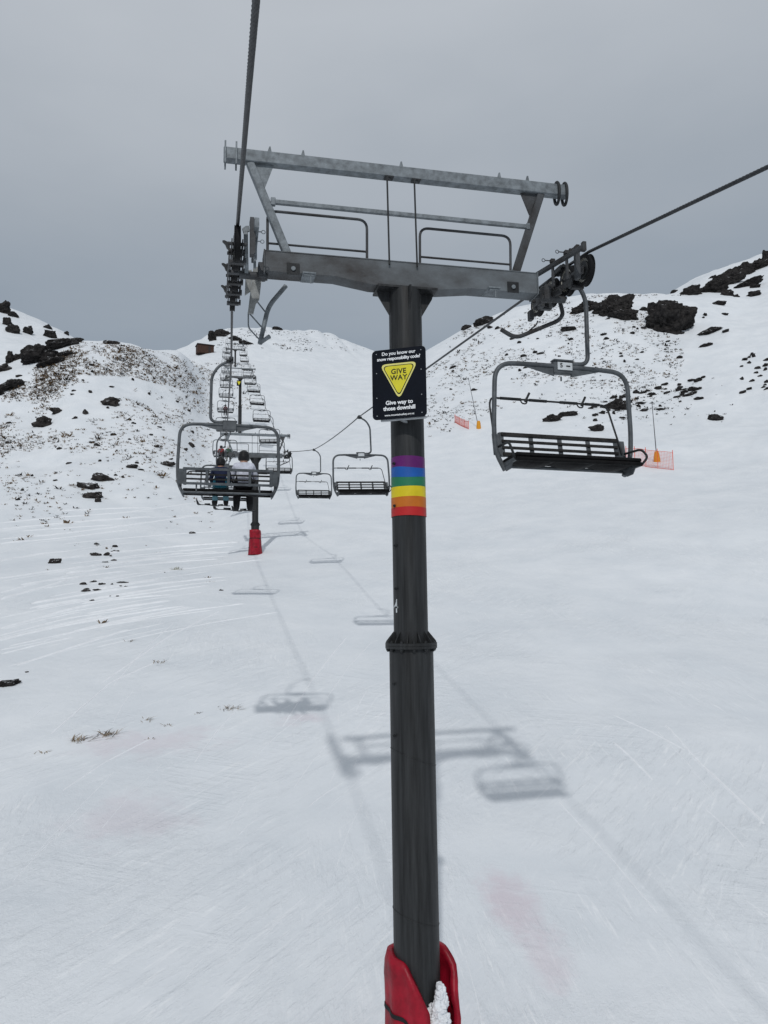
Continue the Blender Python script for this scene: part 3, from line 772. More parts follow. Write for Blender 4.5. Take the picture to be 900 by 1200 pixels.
flat(rtri(.200, .040), -.0115, .0018, 'triangle_face', M['yellow'], sign, 0, .106)
def put_text(body, size, z, m_, bold=.0, sp=1.0, x=0, y=-.0065, rot=0):
    tm = text_mesh(body, size, 'lettering', m_, bold=bold, spacing=sp, ext=.0008)
    o = bpy.data.objects.new('lettering', tm); COL.objects.link(o); o.parent = sign
    o.rotation_euler = (PI/2, rot, 0); o.location = (x, y, z)
put_text('Do you know our', .060, .392, M['white'], .0012); put_text('snow responsibility code?', .060, .325, M['white'], .0012, .92)
put_text('GIVE', .092, .150, M['ink'], .0016, 1.05, y=-.0135); put_text('WAY', .092, .069, M['ink'], .0016, 1.05, y=-.0135)
put_text('Give way to', .072, -.245, M['white'], .002); put_text('those downhill', .072, -.318, M['white'], .002, .97)
put_text('www.mountainsafety.org.nz', .034, -.402, M['white'], .0006)

# ------------------------------------------------------------------ tower pads
def make_pad(name, loc, label, rot, seed):
    rnd = random.Random(seed)
    p = empty(name, loc, label, 'safety pad', 'red pads round tower feet'); p.rotation_euler.z = rot
    n = 46; gap = R(30); hts = 1.62; mb = MB(); vs = []
    rings = [0, .25, .55, .85, 1.1, 1.35, 1.5, 1.6]
    def pt(k, z, th):
        t = k/n; a = gap+(2*PI-2*gap)*t     # angle measured from the opening
        edge = min(t, 1-t)
        top = hts-.42*max(0, 1-edge/.17)**1.6+.10*math.sin(t*PI)
        zz = z/1.6*top
        r = .405+.07*max(0, 1-zz/1.2)+.10*max(0, 1-edge/.12)*(.4+.6*(1-zz/1.6))+.012*math.sin(9*a+z*3)+.018*math.sin(4*a+1+z*2)+.03*mnoise.noise(Vector((math.cos(a)*2.2, math.sin(a)*2.2, z*3.1+seed)))+th
        if z >= 1.6: r += -.02
        return Vector((r*math.sin(a), -r*math.cos(a), zz))
    for th in (.0, -.075):
        for z in rings:
            for k in range(n+1): vs.append(pt(k, z, th))
    nr_ = len(rings); W = n+1; fs = []
    for i in range(nr_-1):
        for k in range(n):
            a = i*W+k; fs.append((a, a+W, a+W+1, a+1)); b = nr_*W+i*W+k; fs.append((b, b+1, b+W+1, b+W))
    for k in range(n): a = (nr_-1)*W+k; b = nr_*W+(nr_-1)*W+k; fs.append((a, b, b+1, a+1))
    for i in range(nr_-1):
        a = i*W; b = nr_*W+i*W; fs.append((a, b, b+W, a+W)); a += n; b += n; fs.append((a, a+W, b+W, b))
    mb.add(vs, fs, 0, True); mb.build('pad_wrap', M['red_vinyl'], p)
    st = MB()
    for z, w in ((1.02, .045), (.45, .045)):
        vs = []
        for k in range(n+1):
            a = pt(k, z, .006); b = pt(k, z+w, .006); vs += [a, b]
        st.add(vs, [(2*k, 2*k+2, 2*k+3, 2*k+1) for k in range(n)], 0, True)
    st.build('pad_strap', M['strap'], p)
    return p
zb1 = P(490, 1122, YC).z-1.62
make_pad('tower_pad', (XP+.05, YC, zb1), 'open red vinyl pad with snow inside round the nearest tower foot', R(27), 1)
p2b = Vector((mid2.x, mid2.y, gz(mid2.x, mid2.y)-.05))
make_pad('tower_pad', p2b, 'small red pad round the foot of the second tower uphill', R(158), 2)
# snow packed between pad and pole
def blob(name, dims, loc, m_, rough, seed, sub=4, planes=0, rot=None):
    bm = bmesh.new(); bmesh.ops.create_icosphere(bm, subdivisions=sub, radius=1)
    off = Vector((seed*7.13, seed*3.7, seed*1.9)); rnd = random.Random(seed)
    pls = [(Vector((rnd.gauss(0, 1), rnd.gauss(0, 1), rnd.gauss(0, .8))).normalized(), rnd.uniform(.55, .85)) for _ in range(planes)]
    for v in bm.verts:
        c = v.co.copy()
        for nrm, d in pls:
            k = c.dot(nrm)-d
            if k > 0: c -= nrm*k*.93
        q = v.co*1.4+off
        f = 1+rough*(mnoise.noise(q)*.9+mnoise.noise(q*2.6)*.5+mnoise.noise(q*6.1)*.28+(mnoise.noise(q*13)*.14 if sub > 3 else 0))
        c *= f
        v.co = Vector((c.x*dims[0], c.y*dims[1], c.z*dims[2]))
        if rot is not None: v.co = rot @ v.co
    me = bpy.data.meshes.new(name); bm.to_mesh(me); bm.free(); me.materials.append(m_)
    o = bpy.data.objects.new(name, me); COL.objects.link(o); o.location = loc
    return o
q = P(513, 1178, YC-.33)
bm = bmesh.new(); rq = random.Random(3)
for k in range(60):
    big = k < 9; t = (k/9)**1.1 if big else rq.random()
    w_ = .12*(1-.75*t); c = Vector(((rq.uniform(-.5, .5) if big else rq.uniform(-1, 1))*w_*.8+.05*t, rq.uniform(-.5, .5)*w_+.05*t-(0 if big else .02), -.24+.46*t))
    rad = (.115-.075*t) if big else rq.uniform(.012, .034)
    res = bmesh.ops.create_icosphere(bm, subdivisions=4 if big else 2, radius=rad)
    for v in res['verts']: v.co = v.co*(1+.55*mnoise.noise(v.co*22+c*60)+.3*mnoise.noise(v.co*60+c*60))+c
me_ = bpy.data.meshes.new('snow_clump'); bm.to_mesh(me_); bm.free(); me_.materials.append(M['whitened'])
o = bpy.data.objects.new('snow_clump', me_); COL.objects.link(o); o.location = (q.x, q.y, q.z)
for f in o.data.polygons: f.use_smooth = True
tag(o, 'lump of snow caught between the red pad and the near pole', 'snow clump')

# ------------------------------------------------------------------ chairs
ZB = -1.36; ZS = -2.70       # bail top, seat
def make_chair(loc, label, group):
    c = empty('lift_chair', loc, label, 'lift chair', group); c.scale = (1.035, 1.035, 1.035)
    # hanger from the grip, round the outside
    mb = MB()
    mb.tube(smooth_path([(.05, 0, -.03), (.24, 0, -.13), (.385, 0, -.36), (.385, 0, ZB+.06), (.13, 0, ZB+.045)], .2, 8), .030, 12)
    mb.build('hanger', M['chairm'], c)
    mb = MB(); mb.box((0, 0, -.005), (.09, .22, .075)); mb.box((.05, 0, -.03), (.10, .10, .07)); mb.tube([(-.02, -.16, .0), (-.02, .16, .0)], .026, 10)
    mb.build('rope_grip', M['dark'], c)
    # bail
    w = 1.0; pts = [(-.86, -.02, ZS-.12), (-.98, 0, ZS+.12), (-w, 0, ZS+.45), (-w+.03, 0, ZB-.02), (-.45, 0, ZB), (.45, 0, ZB), (w-.03, 0, ZB-.02), (w, 0, ZS+.45), (.98, 0, ZS+.12), (.86, -.02, ZS-.12)]
    mb = MB(); mb.tube(smooth_path(pts, .38, 8), .032, 12)
    for s in (-1, 1):
        mb.prism([(s*.12, -.008, ZB-.02), (s*.62, -.008, ZB-.018), (s*.12, -.008, ZB-.14)], (0, .016, 0))
    bail = mb.build('bail', M['chairm'], c)
    mb = MB(); mb.box((0, .012, ZB-.02), (.27, .09, .17)); mb.box((0, .0, ZB+.075), (.29, .11, .02)); mb.tube([(-.02, 0, ZB-.14), (-.02, 0, ZB-.2)], .012, 8)
    blk = mb.build('clamp_block', M['chairm'], c)
    mb = MB(); mb.box((.02, -.042, ZB-.005), (.215, .012, .105)); mb.build('number_plate', M['plate_face'], c)
    tm = text_mesh('5', .085, 'plate_marking', M['ink'], bold=.002)
    o = bpy.data.objects.new('plate_marking', tm); COL.objects.link(o); o.parent = c; o.rotation_euler = (PI/2, 0, 0); o.location = (-.035, -.050, ZB)
    mb = MB(); mb.box((.065, -.0495, ZB-.003), (.06, .003, .018)); mb.build('plate_marking', M['ink'], c)
    # seat: bench cushion with sagging pads, tubular rails
    mb = MB(); tl = Matrix.Rotation(R(-3.5), 3, 'X')
    mb.box(tl @ Vector((0, -.20, 0))+Vector((0, 0, ZS+.0)), (1.76, .46, .05), tl, 0, .02)
    for k in range(3):
        cx = (-.56, .02, .56)[k]; vs = []; n1, n2 = 10, 5
        for j in range(n2+1):
            for i in range(n1+1):
                u = i/n1*2-1; v = j/n2*2-1; h = (1-u*u)*(1-v**4)
                vs.append(tl @ Vector((cx+u*.288, -.20+v*.225, -.027-.06*h-.012*(1-v**4)))+Vector((0, 0, ZS)))
        mb.add(vs, [(j*(n1+1)+i, (j+1)*(n1+1)+i, (j+1)*(n1+1)+i+1, j*(n1+1)+i+1) for j in range(n2) for i in range(n1)], 0, True)
    mb.tube([(-.88, -.425, ZS-.035), (.88, -.425, ZS-.03)], .027, 10); 
    mb.build('seat', M['cushion'], c)
    mb = MB()
    for x in (-.87, .87):
        mb.bar((x, .06, ZS-.05), (x, -.40, ZS-.03), .03, .05); mb.prism([(x-.008, -.05, ZS-.05), (x-.008, -.30, ZS-.04), (x-.008, -.22, ZS-.13), (x-.008, -.08, ZS-.14)], (.016, 0, 0))
    mb.tube([(-.88, .03, ZS-.055), (.88, .03, ZS-.055)], .024, 10)
    mb.build('seat_frame', M['chairm'], c)
    # backrest: four rails, five uprights, end plates
    mb = MB(); def_y = lambda z: .045+.22*(z-ZS)
    zz = [ZS+.115, ZS+.205, ZS+.295, ZS+.395]
    for k, z in enumerate(zz): mb.box((0, def_y(z)-.012, z), (1.70, .022, .046 if k in (0, 3) else .036), Matrix.Rotation(R(-12), 3, 'X'))
    mb.build('back_slats', M['slat'], c)
    mb = MB()
    for x in (-.84, -.42, 0, .42, .84):
        mb.bar((x, def_y(zz[0]-.03)+.016, zz[0]-.035), (x, def_y(zz[3]+.02)+.016, zz[3]+.025), .055, .03, up=(0, -1, 0))
    for z in (zz[0]-.005, zz[3]): mb.box((0, def_y(z)+.034, z), (1.76, .02, .05), Matrix.Rotation(R(-12), 3, 'X'))
    for s in (-1, 1): mb.box((s*.915, def_y(ZS+.25)+.012, ZS+.245), (.115, .014, .30), Matrix.Rotation(R(-12), 3, 'X'))
    for x in (-.62, .62): mb.box((x, .045, ZS+.03), (.03, .03, .14))
    mb.build('back_frame', M['chairm'], c)
    # armrests
    for s in (-1, 1):
        mb = MB(); x = s*.93
        mb.tube(smooth_path([(x, .06, ZS+.20), (x+s*.01, -.34, ZS+.19), (x+s*.02, -.46, ZS+.06), (x-s*.04, -.41, ZS-.03)], .09, 6), .016, 10)
        mb.build('armrest', M['dark'], c)
    # restraint bar, hinged at the backrest ends
    bar = MB(); h = .74
    bar.tube(smooth_path([(-.955, 0, 0), (-.965, .0, h-.1), (-.93, 0, h), (.74, 0, h), (.80, 0, h-.06), (.90, 0, 0)], .07, 5), .0135, 8)
    for a, b in ((-.80, -.50), (-.38, -.12), (.08, .34), (.46, .68)): bar.tube([(a, 0, h), (b, 0, h)], .021, 8)
    for x in (-.42, .42):
        bar.tube([(x-.02, .0, h-.03), (x+.05, -.02, h+.10)], .016, 8)
        bar.tube(smooth_path([(x-.09, 0, h), (x-.08, -.02, h-.07), (x-.02, -.02, h-.075), (x+.02, 0, h)], .03, 4), .010, 8)
    b = bar.build('restraint_bar', M['dark'], c); b.location = (0, .07, ZS+.20); b.rotation_euler.x = R(-14)
    return c
GR = 'empty chairs on the downhill rope'; GL = 'chairs on the uphill rope'
yR = [9.62, 26.9, 43.7] + [60+15.6*k for k in range(13)]
yL = [16.1, 33.2, 50.2] + [66.5+15.6*k for k in range(12)]
ordn = ['nearest', 'second', 'third', 'fourth', 'fifth', 'sixth', 'seventh', 'eighth', 'ninth', 'tenth', 'eleventh', 'twelfth', 'thirteenth', 'fourteenth', 'fifteenth', 'sixteenth', 'seventeenth']
chair0 = make_chair(rope_at(SR, yR[0]), 'big empty lift chair hanging beside the near tower with its bar raised', GR)
chair0.rotation_euler = (0, R(.9), R(1.5)); chair0.location.x -= .03
for k, y in enumerate(yR[1:], 1):
    c = copy_tree(chair0, skip=('plate_marking',)); c.location = rope_at(SR, y)
    c.rotation_euler = (R(random.uniform(-4, 4)), R(random.uniform(-2.2, 2.2)), R(random.uniform(-5, 5)))
    c['label'] = f'empty chair facing downhill, {ordn[k]} up from the near tower on the downhill rope'
lchairs = []
for k, y in enumerate(yL):
    c = copy_tree(chair0, skip=('plate_marking',)); c.location = rope_at(SL, y); c['group'] = GL
    c.rotation_euler = (R(random.uniform(-2, 2)), R(random.uniform(-1.2, 1.2)), PI+R(random.uniform(-2, 2)))
    c['label'] = f'chair seen from behind, {ordn[k]} ahead of the viewer on the uphill rope' if k else 'large chair seen from behind carrying two riders, bar lowered'
    lchairs.append(c)
lchairs[0].rotation_euler = (0, R(-.8), PI+R(-1))
for ci in (0, 3, 5):
    for ch in lchairs[ci].children:
        if ch.name.startswith('restraint_bar'): ch.rotation_euler.x = R(68)
lchairs[3]['label'] = 'chair carrying a red rider and a green rider, above the two near riders'
lchairs[5]['label'] = 'small chair carrying one dark rider, below the third tower'

# ------------------------------------------------------------------ riders
def rider(chair, x, sc, cols_, helmet, label, wide=1.0):
    mw = Matrix.Translation(chair.location) @ chair.rotation_euler.to_matrix().to_4x4()
    seat = mw @ Vector((x, -.16, ZS+.05-.075))
    p = empty('person', seat, label, 'person', 'riders on the uphill chairs'); p.rotation_euler.z = chair.rotation_euler.z
    # faces local -Y
    J = [((0, 0, .12), .150), ((0, .02, .30), .150), ((0, .03, .46), .165), ((0, .01, .575), .062), ((0, -.02, .66), .095), ((0, -.02, .76), .085),
         ((.18, .02, .505), .085), ((.265, -.06, .27), .066), ((.22, -.30, .20), .05), ((.19, -.37, .22), .042),
         ((-.18, .02, .505), .085), ((-.265, -.06, .27), .066), ((-.22, -.30, .20), .05), ((-.19, -.37, .22), .042),
         ((.11, -.05, .08), .115), ((.14, -.42, .075), .092), ((.15, -.46, -.34), .075), ((.15, -.56, -.43), .055),
         ((-.11, -.05, .08), .115), ((-.14, -.42, .075), .092), ((-.15, -.46, -.34), .075), ((-.15, -.56, -.43), .055)]
    E_ = [(0, 1), (1, 2), (2, 3), (3, 4), (4, 5), (2, 6), (6, 7), (7, 8), (8, 9), (2, 10), (10, 11), (11, 12), (12, 13), (0, 14), (14, 15), (15, 16), (16, 17), (0, 18), (18, 19), (19, 20), (20, 21)]
    me = bpy.data.meshes.new('tmp'); me.from_pydata([tuple(Vector(j[0])*sc) for j in J], E_, [])
    tmp = bpy.data.objects.new('tmp', me); COL.objects.link(tmp)
    sk = tmp.modifiers.new('s', 'SKIN'); 
    if not me.skin_vertices: me.attributes  # layer is made by the modifier below
    bm = bmesh.new(); bm.from_mesh(me); lay = bm.verts.layers.skin.verify(); bm.verts.ensure_lookup_table()
    for i, v in enumerate(bm.verts):
        r = J[i][1]*sc; v[lay].radius = (r*wide, r); v[lay].use_root = (i == 0)
    bm.to_mesh(me); bm.free()
    sb = tmp.modifiers.new('d', 'SUBSURF'); sb.levels = 1; sb.render_levels = 1
    dg = bpy.context.evaluated_depsgraph_get(); dg.update()
    body = bpy.data.meshes.new_from_object(tmp.evaluated_get(dg)); bpy.data.objects.remove(tmp)
    body.materials.clear()
    for k in cols_: body.materials.append(M[k])       # jacket, lower jacket, trousers, boots, skin
    for f in body.polygons:
        f.use_smooth = True; z = f.center.z/sc; y = f.center.y/sc
        leg = y < -.24 and abs(f.center.x) < .24*sc and z < .19
        f.material_index = 4 if z > .59 else (3 if z < -.28 else (2 if (leg or z < .06) else (1 if z < .2 else 0)))
    o = bpy.data.objects.new('body', body); COL.objects.link(o); o.parent = p
    hm = MB(); pr = [(.002, .145), (.06, .138), (.105, .105), (.13, .05), (.135, -.01), (.128, -.07), (.10, -.09)]
    hm.lathe([(r*sc, h*sc) for r, h in pr], (0, -.015*sc, .72*sc), 'Z', 20); hm.box((0, -.14*sc, .75*sc), (.2*sc, .07*sc, .02*sc))
    hm.build('helmet', M[helmet], p)
    return p
c0 = lchairs[0]
r1 = rider(c0, -.32, .95, ['palejacket', 'blackpants', 'blackpants', 'boots', 'skin'], 'helmet_dark', 'taller rider in a pale jacket and black trousers seen from behind', 1.12)
r2 = rider(c0, .16, .76, ['navy', 'teal', 'tealpants', 'boots', 'skin'], 'helmet_dark', 'smaller rider in a navy jacket and light teal trousers', 1.1)
c3 = lchairs[3]
rider(c3, .32, 1.0, ['redjacket', 'redjacket', 'blackpants', 'boots', 'skin'], 'helmet_dark', 'distant rider in a red jacket on a chair ahead')
rider(c3, -.28, 1.0, ['greenjacket', 'greenjacket', 'blackpants', 'boots', 'skin'], 'helmet_white', 'distant rider in a green jacket beside a red rider')
rider(lchairs[5], .0, 1.0, ['maroon', 'maroon', 'blackpants', 'boots', 'skin'], 'helmet_dark', 'lone distant rider in dark red below the third tower')
for p, sc, who in ((r1, .95, 'taller'), (r2, .76, 'smaller')):
    for s in (-1, 1):
        mb = MB(); L = 1.55*sc
        pts = []
        for k in range(13):
            t = k/12; y = -.56*sc+.75*sc-t*L; z = -.50*sc+(.12*max(0, (t-.85)/.15)**2) + .015*math.sin(PI*t)
            pts.append((y, z))
        vs = []
        for i, (y, z) in enumerate(pts):
            w = .05*sc*(1 if i < 11 else .75 if i == 11 else .3)
            for dx, dz in ((-w, 0), (w, 0), (w, .016), (-w, .016)): vs.append((dx, y, z+dz))
        mb.add(vs, [(i*4+k, i*4+(k+1) % 4, (i+1)*4+(k+1) % 4, (i+1)*4+k) for i in range(12) for k in range(4)]+[(3, 2, 1, 0), (48, 49, 50, 51)])
        mb.box((0, -.52*sc, -.455*sc), (.07*sc, .26*sc, .05*sc))
        o = mb.build('ski', M['helmet_dark' if s < 0 else 'dark'])
        mw = Matrix.Translation(p.location) @ Matrix.Rotation(p.rotation_euler.z, 4, 'Z')
        o.location = mw @ Vector((s*.15*sc, 0, 0)); o.rotation_euler = (R(-7.5 if s > 0 else -6), R(3), p.rotation_euler.z+R(3*s+20))
        tag(o, f'dark ski on the {"right" if s < 0 else "left"} boot of the {who} near rider', 'ski', 'skis of the two near riders')

# ------------------------------------------------------------------ hut, nets, lances
h = hit_or_crest(240, 414.5); k = h.length/900
hut = empty('brown_hut', h, 'small flat brown hut on the skyline left of the lift line', 'hut'); hut.rotation_euler.z = R(12)
w, hh = 18.5*k, 9.5*k
mb = MB(); mb.box((0, 0, hh*.42), (w*.97, w*.6, hh*.95)); wall = mb.build('wall', M['brown'], hut)
mb = MB(); mb.box((0, 0, hh*.93), (w*1.05, w*.7, hh*.09)); mb.build('roof', M['hut_roof'], hut)
mb = MB(); mb.box((w*.22, -w*.305, hh*.40), (w*.13, .05, hh*.75)); mb.build('door', M['hut_roof'], hut)

def lance(px, py, tx, ty, label):
    h = hit(px, py); k = h.length/900
    e = empty('snow_lance', h, label, 'snow lance', 'snow lances beside the piste')
    top = ray(tx, ty); top = top*(h.y/top.y)-h
    mb = MB(); mb.tube([(0, 0, 0), top*.5, top], [.055, .045, .032], 8); mb.tube([top-Vector((0, 0, .1)), top+Vector((.0, 0, .12))], .07, 8); mb.build('lance_pole', M['grey_pole'], e)
    mb = MB(); mb.lathe([(.02, 1.15), (.2, 1.12), (.27, .9), (.33, .4), (.36, -.3)], (0, 0, 0), 'Z', 12); o = mb.build('foam_pad', M['orange_pad'], e)
    return e
lance(561, 502, 549, 444, 'thin leaning lance with an orange pad beside the small net on the left')
lance(770, 541, 764, 472, 'tall thin lance with an orange pad beside the wide red net')
def net(pts, hpx, label):
    P3 = [hit(x, y) for x, y in pts]; k = P3[0].length/900; H = hpx*k
    e = empty('safety_net', P3[0], label, 'safety net', 'red safety nets beside the piste')
    pl = []
    for a, b in zip(P3[:-1], P3[1:]):
        n = max(1, int((b-a).length/.16)); pl += [a.lerp(b, j/n) for j in range(n)]
    pl.append(P3[-1]); o_ = P3[0]
    pl = [Vector((p.x, p.y, gz(p.x, p.y))) for p in pl]
    mb = MB()
    for p in pl: mb.tube([p, p+Vector((0, 0, H*.97))], .011, 4)
    for j in range(13):
        mb.tube([p+Vector((0, 0, .05+(H*.95-.05)*j/12)) for p in pl],   .022 if j in (0, 12) else .011, 4)
    mb.build('netting', M['net'], e, o_)
    for q in P3:
        mb = MB(); z = gz(q.x, q.y); mb.tube([(q.x, q.y, z-.2), (q.x+.05, q.y, z+H*1.08)], .035, 6); mb.build('net_post', M['net'], e, o_)
net([(533, 495), (538, 498), (544, 501), (549, 503)], 9, 'short red net on the piste edge right of the sign')
net([(734, 545), (744, 545.5), (757, 547), (771, 549), (789, 551)], 20, 'wide red net standing behind the big empty chair')

# ------------------------------------------------------------------ rocks
def rock(px, py, w, hgt, tilt=0, label=None, group=None, name='rock', mt='rock', seed=None, planes=9):
    b = hit_or_crest(px, py)
    if b is None: return
    k = b.length/900; seed = seed or int(px*13+py*7)
    az = math.atan2(b.x, b.y)
    # the tilt in the picture becomes a lean about the line of sight
    rot = Matrix.Rotation(-az, 3, 'Z') @ Matrix.Rotation(-R(tilt), 3, 'Y')
    W, H = w*k*.54, hgt*k*.60
    o = blob(name, (W, max(.5*W, .8*H), H), (b.x, b.y, b.z+H*.34), M[mt], .40, seed % 997, 5 if w > 24 else (4 if w > 9 else 3), planes, rot)
    d = b.normalized(); d.z = 0
    tag(o, label, 'rock', group)
    return o
GFL, GBD, GKN = 'rocks on the far left slope', 'rock band along the left knoll', 'boulders on the left knoll'
for a, lab in (((2, 366, 13, 15, -35), 'dark rock cut by the left picture edge near the top of the slope'), ((15, 371, 11, 7, -25), 'dark rock leaning below the far left skyline'), ((9, 381, 9, 10), 'upper rock of a touching pair on the far left slope'),
          ((16, 390, 12, 11, -25), 'lower rock of a touching pair on the far left slope'), ((33, 391, 11, 10, -20), 'single pointed rock right of a pair on the far left slope'),
          ((56, 385, 8, 6, -20), 'small rock above a wider one on the far left slope'), ((60, 396, 13, 11, -15), 'wide rock below a small one, right end of the far left slope'), ((78, 392, 6, 5), 'tiny rock at the right foot of the far left slope')):
    rock(*a, label=lab, group=GFL, mt='rock_bare')
for a, lab in (((47, 421, 44, 24, 17), 'largest dark outcrop in the rock band along the left knoll'), ((70, 407, 36, 12, 15), 'long outcrop upper right in the left knoll rock band'), ((88, 401, 20, 6, 12), 'thin outcrop end where the left rock band meets the skyline'),
          ((62, 426, 32, 10, 17), 'lower outcrop just under the largest one on the left knoll'), ((78, 416, 22, 6, 14), 'thin ledge below the long upper outcrop'), ((12, 424, 11, 17), 'upright dark rock at the left of the rock band'),
          ((3, 434, 20, 11, 28), 'sloping dark rock at the picture edge below the upright one'), ((22, 420, 16, 8, 24), 'low rock joining the upright rock to the largest outcrop'), ((12, 455, 32, 13, 18), 'long dark ledge at the picture edge under the rock band'),
          ((0, 462, 14, 7, 15), 'small ledge under the long one at the picture edge')):
    a = (a[0], a[1], a[2]*.9, a[3]*.86, *a[4:]); rock(*a, label=lab, group=GBD, name='rock_outcrop', mt='rock_bare')
for a, lab in (((131, 403, 18, 4), 'flat rock on the skyline of the left knoll'), ((128, 474, 22, 10), 'wide dark boulder in the clear snow of the left knoll'), ((67, 484, 15, 8), 'dark boulder above the round one on the left knoll'),
          ((50, 499, 19, 13, 8), 'round dark boulder among tussock on the left knoll'), ((100, 485, 6, 6), 'small rock below the wide boulder of the left knoll'), ((133, 510, 6, 4), 'small rock low in the middle of the left knoll'), ((224, 523, 9, 6), 'lone rock just left of the near uphill chair'),
          ((154, 548, 14, 5), 'flat rock amid brown tussock on the lower knoll'), ((196, 545, 19, 5), 'flat slab by the left side of the near uphill chair'), ((102, 572, 22, 9), 'left rock of the pale-ringed group at the knoll foot'),
          ((118, 563, 22, 9, -10), 'upper rock of the pale-ringed group at the knoll foot'), ((110, 583, 24, 8, 15), 'lowest long rock of the group at the knoll foot'), ((115, 588, 7, 6), 'little rock under the group at the knoll foot'),
          ((21, 586, 5, 3), 'tiny lone rock in the snow near the left picture edge'), ((65, 660, 12, 7), 'small dark rock alone in snow left of the scattered stones'), ((7, 803, 26, 9), 'flat brown rock at the left edge in the nearer snow'),
          ((31, 788, 4, 2), 'pebble-sized rock just above the flat brown one'), ((226, 625, 8, 3), 'small rock left of the second tower'), ((259, 692, 5, 2), 'tiny rock below and left of the red pad')):
    rock(*a, label=lab, group=GKN)
for a in ((112, 651, 11, 5), (113, 638, 7, 2.5), (134, 641, 7, 3), (125, 651, 8, 4, 20), (135, 647, 8, 3), (123, 659, 7, 2), (133, 657, 6, 2.5), (130, 652, 3, 2)):
    rock(*a, label='small dark stone in the upper scatter on the snow left of the second tower', group='upper scatter of stones')
for a in ((98, 685, 8, 3), (109, 682, 8, 3, 15), (119, 685, 9, 3), (100, 693, 9, 4.5, 15), (114, 692, 9, 2.5), (108, 695, 4, 2), (143, 683, 11, 2), (148, 688, 5, 2), (108, 704, 5, 2), (131, 685, 3, 2), (141, 687, 4, 1.5), (129, 699, 3, 1.5), (138, 699, 3, 1.5)):
    rock(*a, label='small dark stone in the lower scatter on the snow left of the second tower', group='lower scatter of stones')
for a, lab in (((249, 399, 10, 13), 'upright end of the dark crag beside the brown hut'), ((259, 394, 20, 9, 22), 'leaning dark crag behind the highest chairs'), ((276, 399, 14, 6), 'dark rock behind the highest chairs'), ((287, 403, 16, 5, -8), 'low dark rock right of the highest chairs'),
          ((324, 384, 13, 4), 'small dark rock on the central summit')):
    rock(*a, label=lab, group='crags on the central summit', name='crag', mt='rock_bare')
GRH = 'boulders on the right hill'
for a, lab in (((569, 379, 24, 10, 8), 'long boulder on the left skyline of the right hill'), ((546, 386, 13, 7, 8), 'small boulder left of the long one on the hill skyline'), ((719, 369, 42, 25, 5), 'tall dark boulder pair behind the rope wheels, upper one'), ((686, 364, 26, 11, 12), 'low boulder left of the tall pair, behind the chair hanger'),
          ((728, 373, 30, 15), 'lower boulder of the dark pair on the right hill'), ((782, 384, 50, 40, 0), 'biggest blocky black boulder on the right hill'), ((755, 364, 9, 5), 'small rock touching the biggest boulder on its left'), ((667, 387, 17, 7), 'flat rock below the rope wheels'),
          ((722, 479, 28, 14, 8), 'boulder seen through the right side of the big empty chair'), ((649, 493, 21, 9), 'left flat rock framed inside the big empty chair'), ((668, 487, 21, 8, 5), 'second flat rock framed inside the big empty chair'), ((700, 505, 17, 9, 5), 'pointed rock just above the big chair slats'),
          ((838, 492, 15, 8), 'lone boulder in smooth snow right of the big chair'), ((831, 390, 26, 5, 18), 'thin sloping ledge right of the biggest boulder'), ((851, 389, 8, 4, 15), 'small rock right of the thin sloping ledge'), ((827, 406, 14, 5, 15), 'short ledge below the thin sloping one')):
    rock(*a, label=lab, group=GRH, mt='rock_bare')
GRR = 'crags on the far right ridge'
for a, lab in (((812, 345, 24, 11, 10), 'lowest crag of the far right ridge'), ((838, 342, 32, 16, 24), 'second crag up the far right ridge'), ((853, 331, 34, 15, 25), 'broad middle crag of the far right ridge'), ((873, 321, 20, 14, 20), 'crag above the broad middle one on the ridge'),
          ((887, 315, 26, 11, 25), 'upper long crag of the far right ridge'), ((898, 308, 10, 15), 'topmost crag cut by the right picture edge'), ((877, 335, 32, 6, 20), 'thin ledge below the upper crags of the ridge'), ((884, 337, 10, 5), 'small rock under the thin ridge ledge'),
          ((883, 347, 13, 7, 5), 'isolated rock below the far right ridge'), ((863, 348, 7, 4), 'small rock left of the isolated one below the ridge'), ((852, 346, 12, 8), 'rock at the foot of the broad middle crag'), ((842, 357, 14, 5), 'low rock below the foot of the ridge'),
          ((849, 369, 7, 3), 'tiny rock beneath the low rock under the ridge'), ((790, 343, 8, 4, 15), 'first small rock at the left start of the far right ridge'), ((860, 317, 10, 4, 20), 'small rock on the ridge skyline'), ((834, 326, 9, 3, 20), 'thin rock on the lower ridge skyline')):
    rock(*a, label=lab, group=GRR, name='crag', mt='rock_bare')
rnd = random.Random(4)
for k in range(62):
    t = rnd.random(); px = 690+t*135; py = 484-t*34+rnd.gauss(0, 7); 
    rock(px, py, rnd.uniform(3.5, 10), rnd.uniform(2, 4.5), rnd.uniform(0, 18), 'small dark rock in the belt of stones right of the big chair', 'belt of stones on the right hill', mt='rock_bare', seed=300+k)
for k in range(22):
    rock(rnd.uniform(868, 900), rnd.uniform(415, 462), rnd.uniform(3, 7), rnd.uniform(2, 4), rnd.uniform(0, 20), 'small dark rock near the right picture edge, mid hill', 'stones at the right edge', mt='rock_bare', seed=400+k)
for k in range(40):
    px = rnd.uniform(520, 830); sky = np.interp(px, [520, 560, 620, 700, 800], [402, 382, 362, 350, 352])
    rock(px, rnd.uniform(sky+6, sky+75), rnd.uniform(3, 8), rnd.uniform(1.8, 4), rnd.uniform(0, 20), 'small dark rock poking through snow on the upper right hill', 'small stones on the upper right hill', mt='rock_bare', seed=500+k)
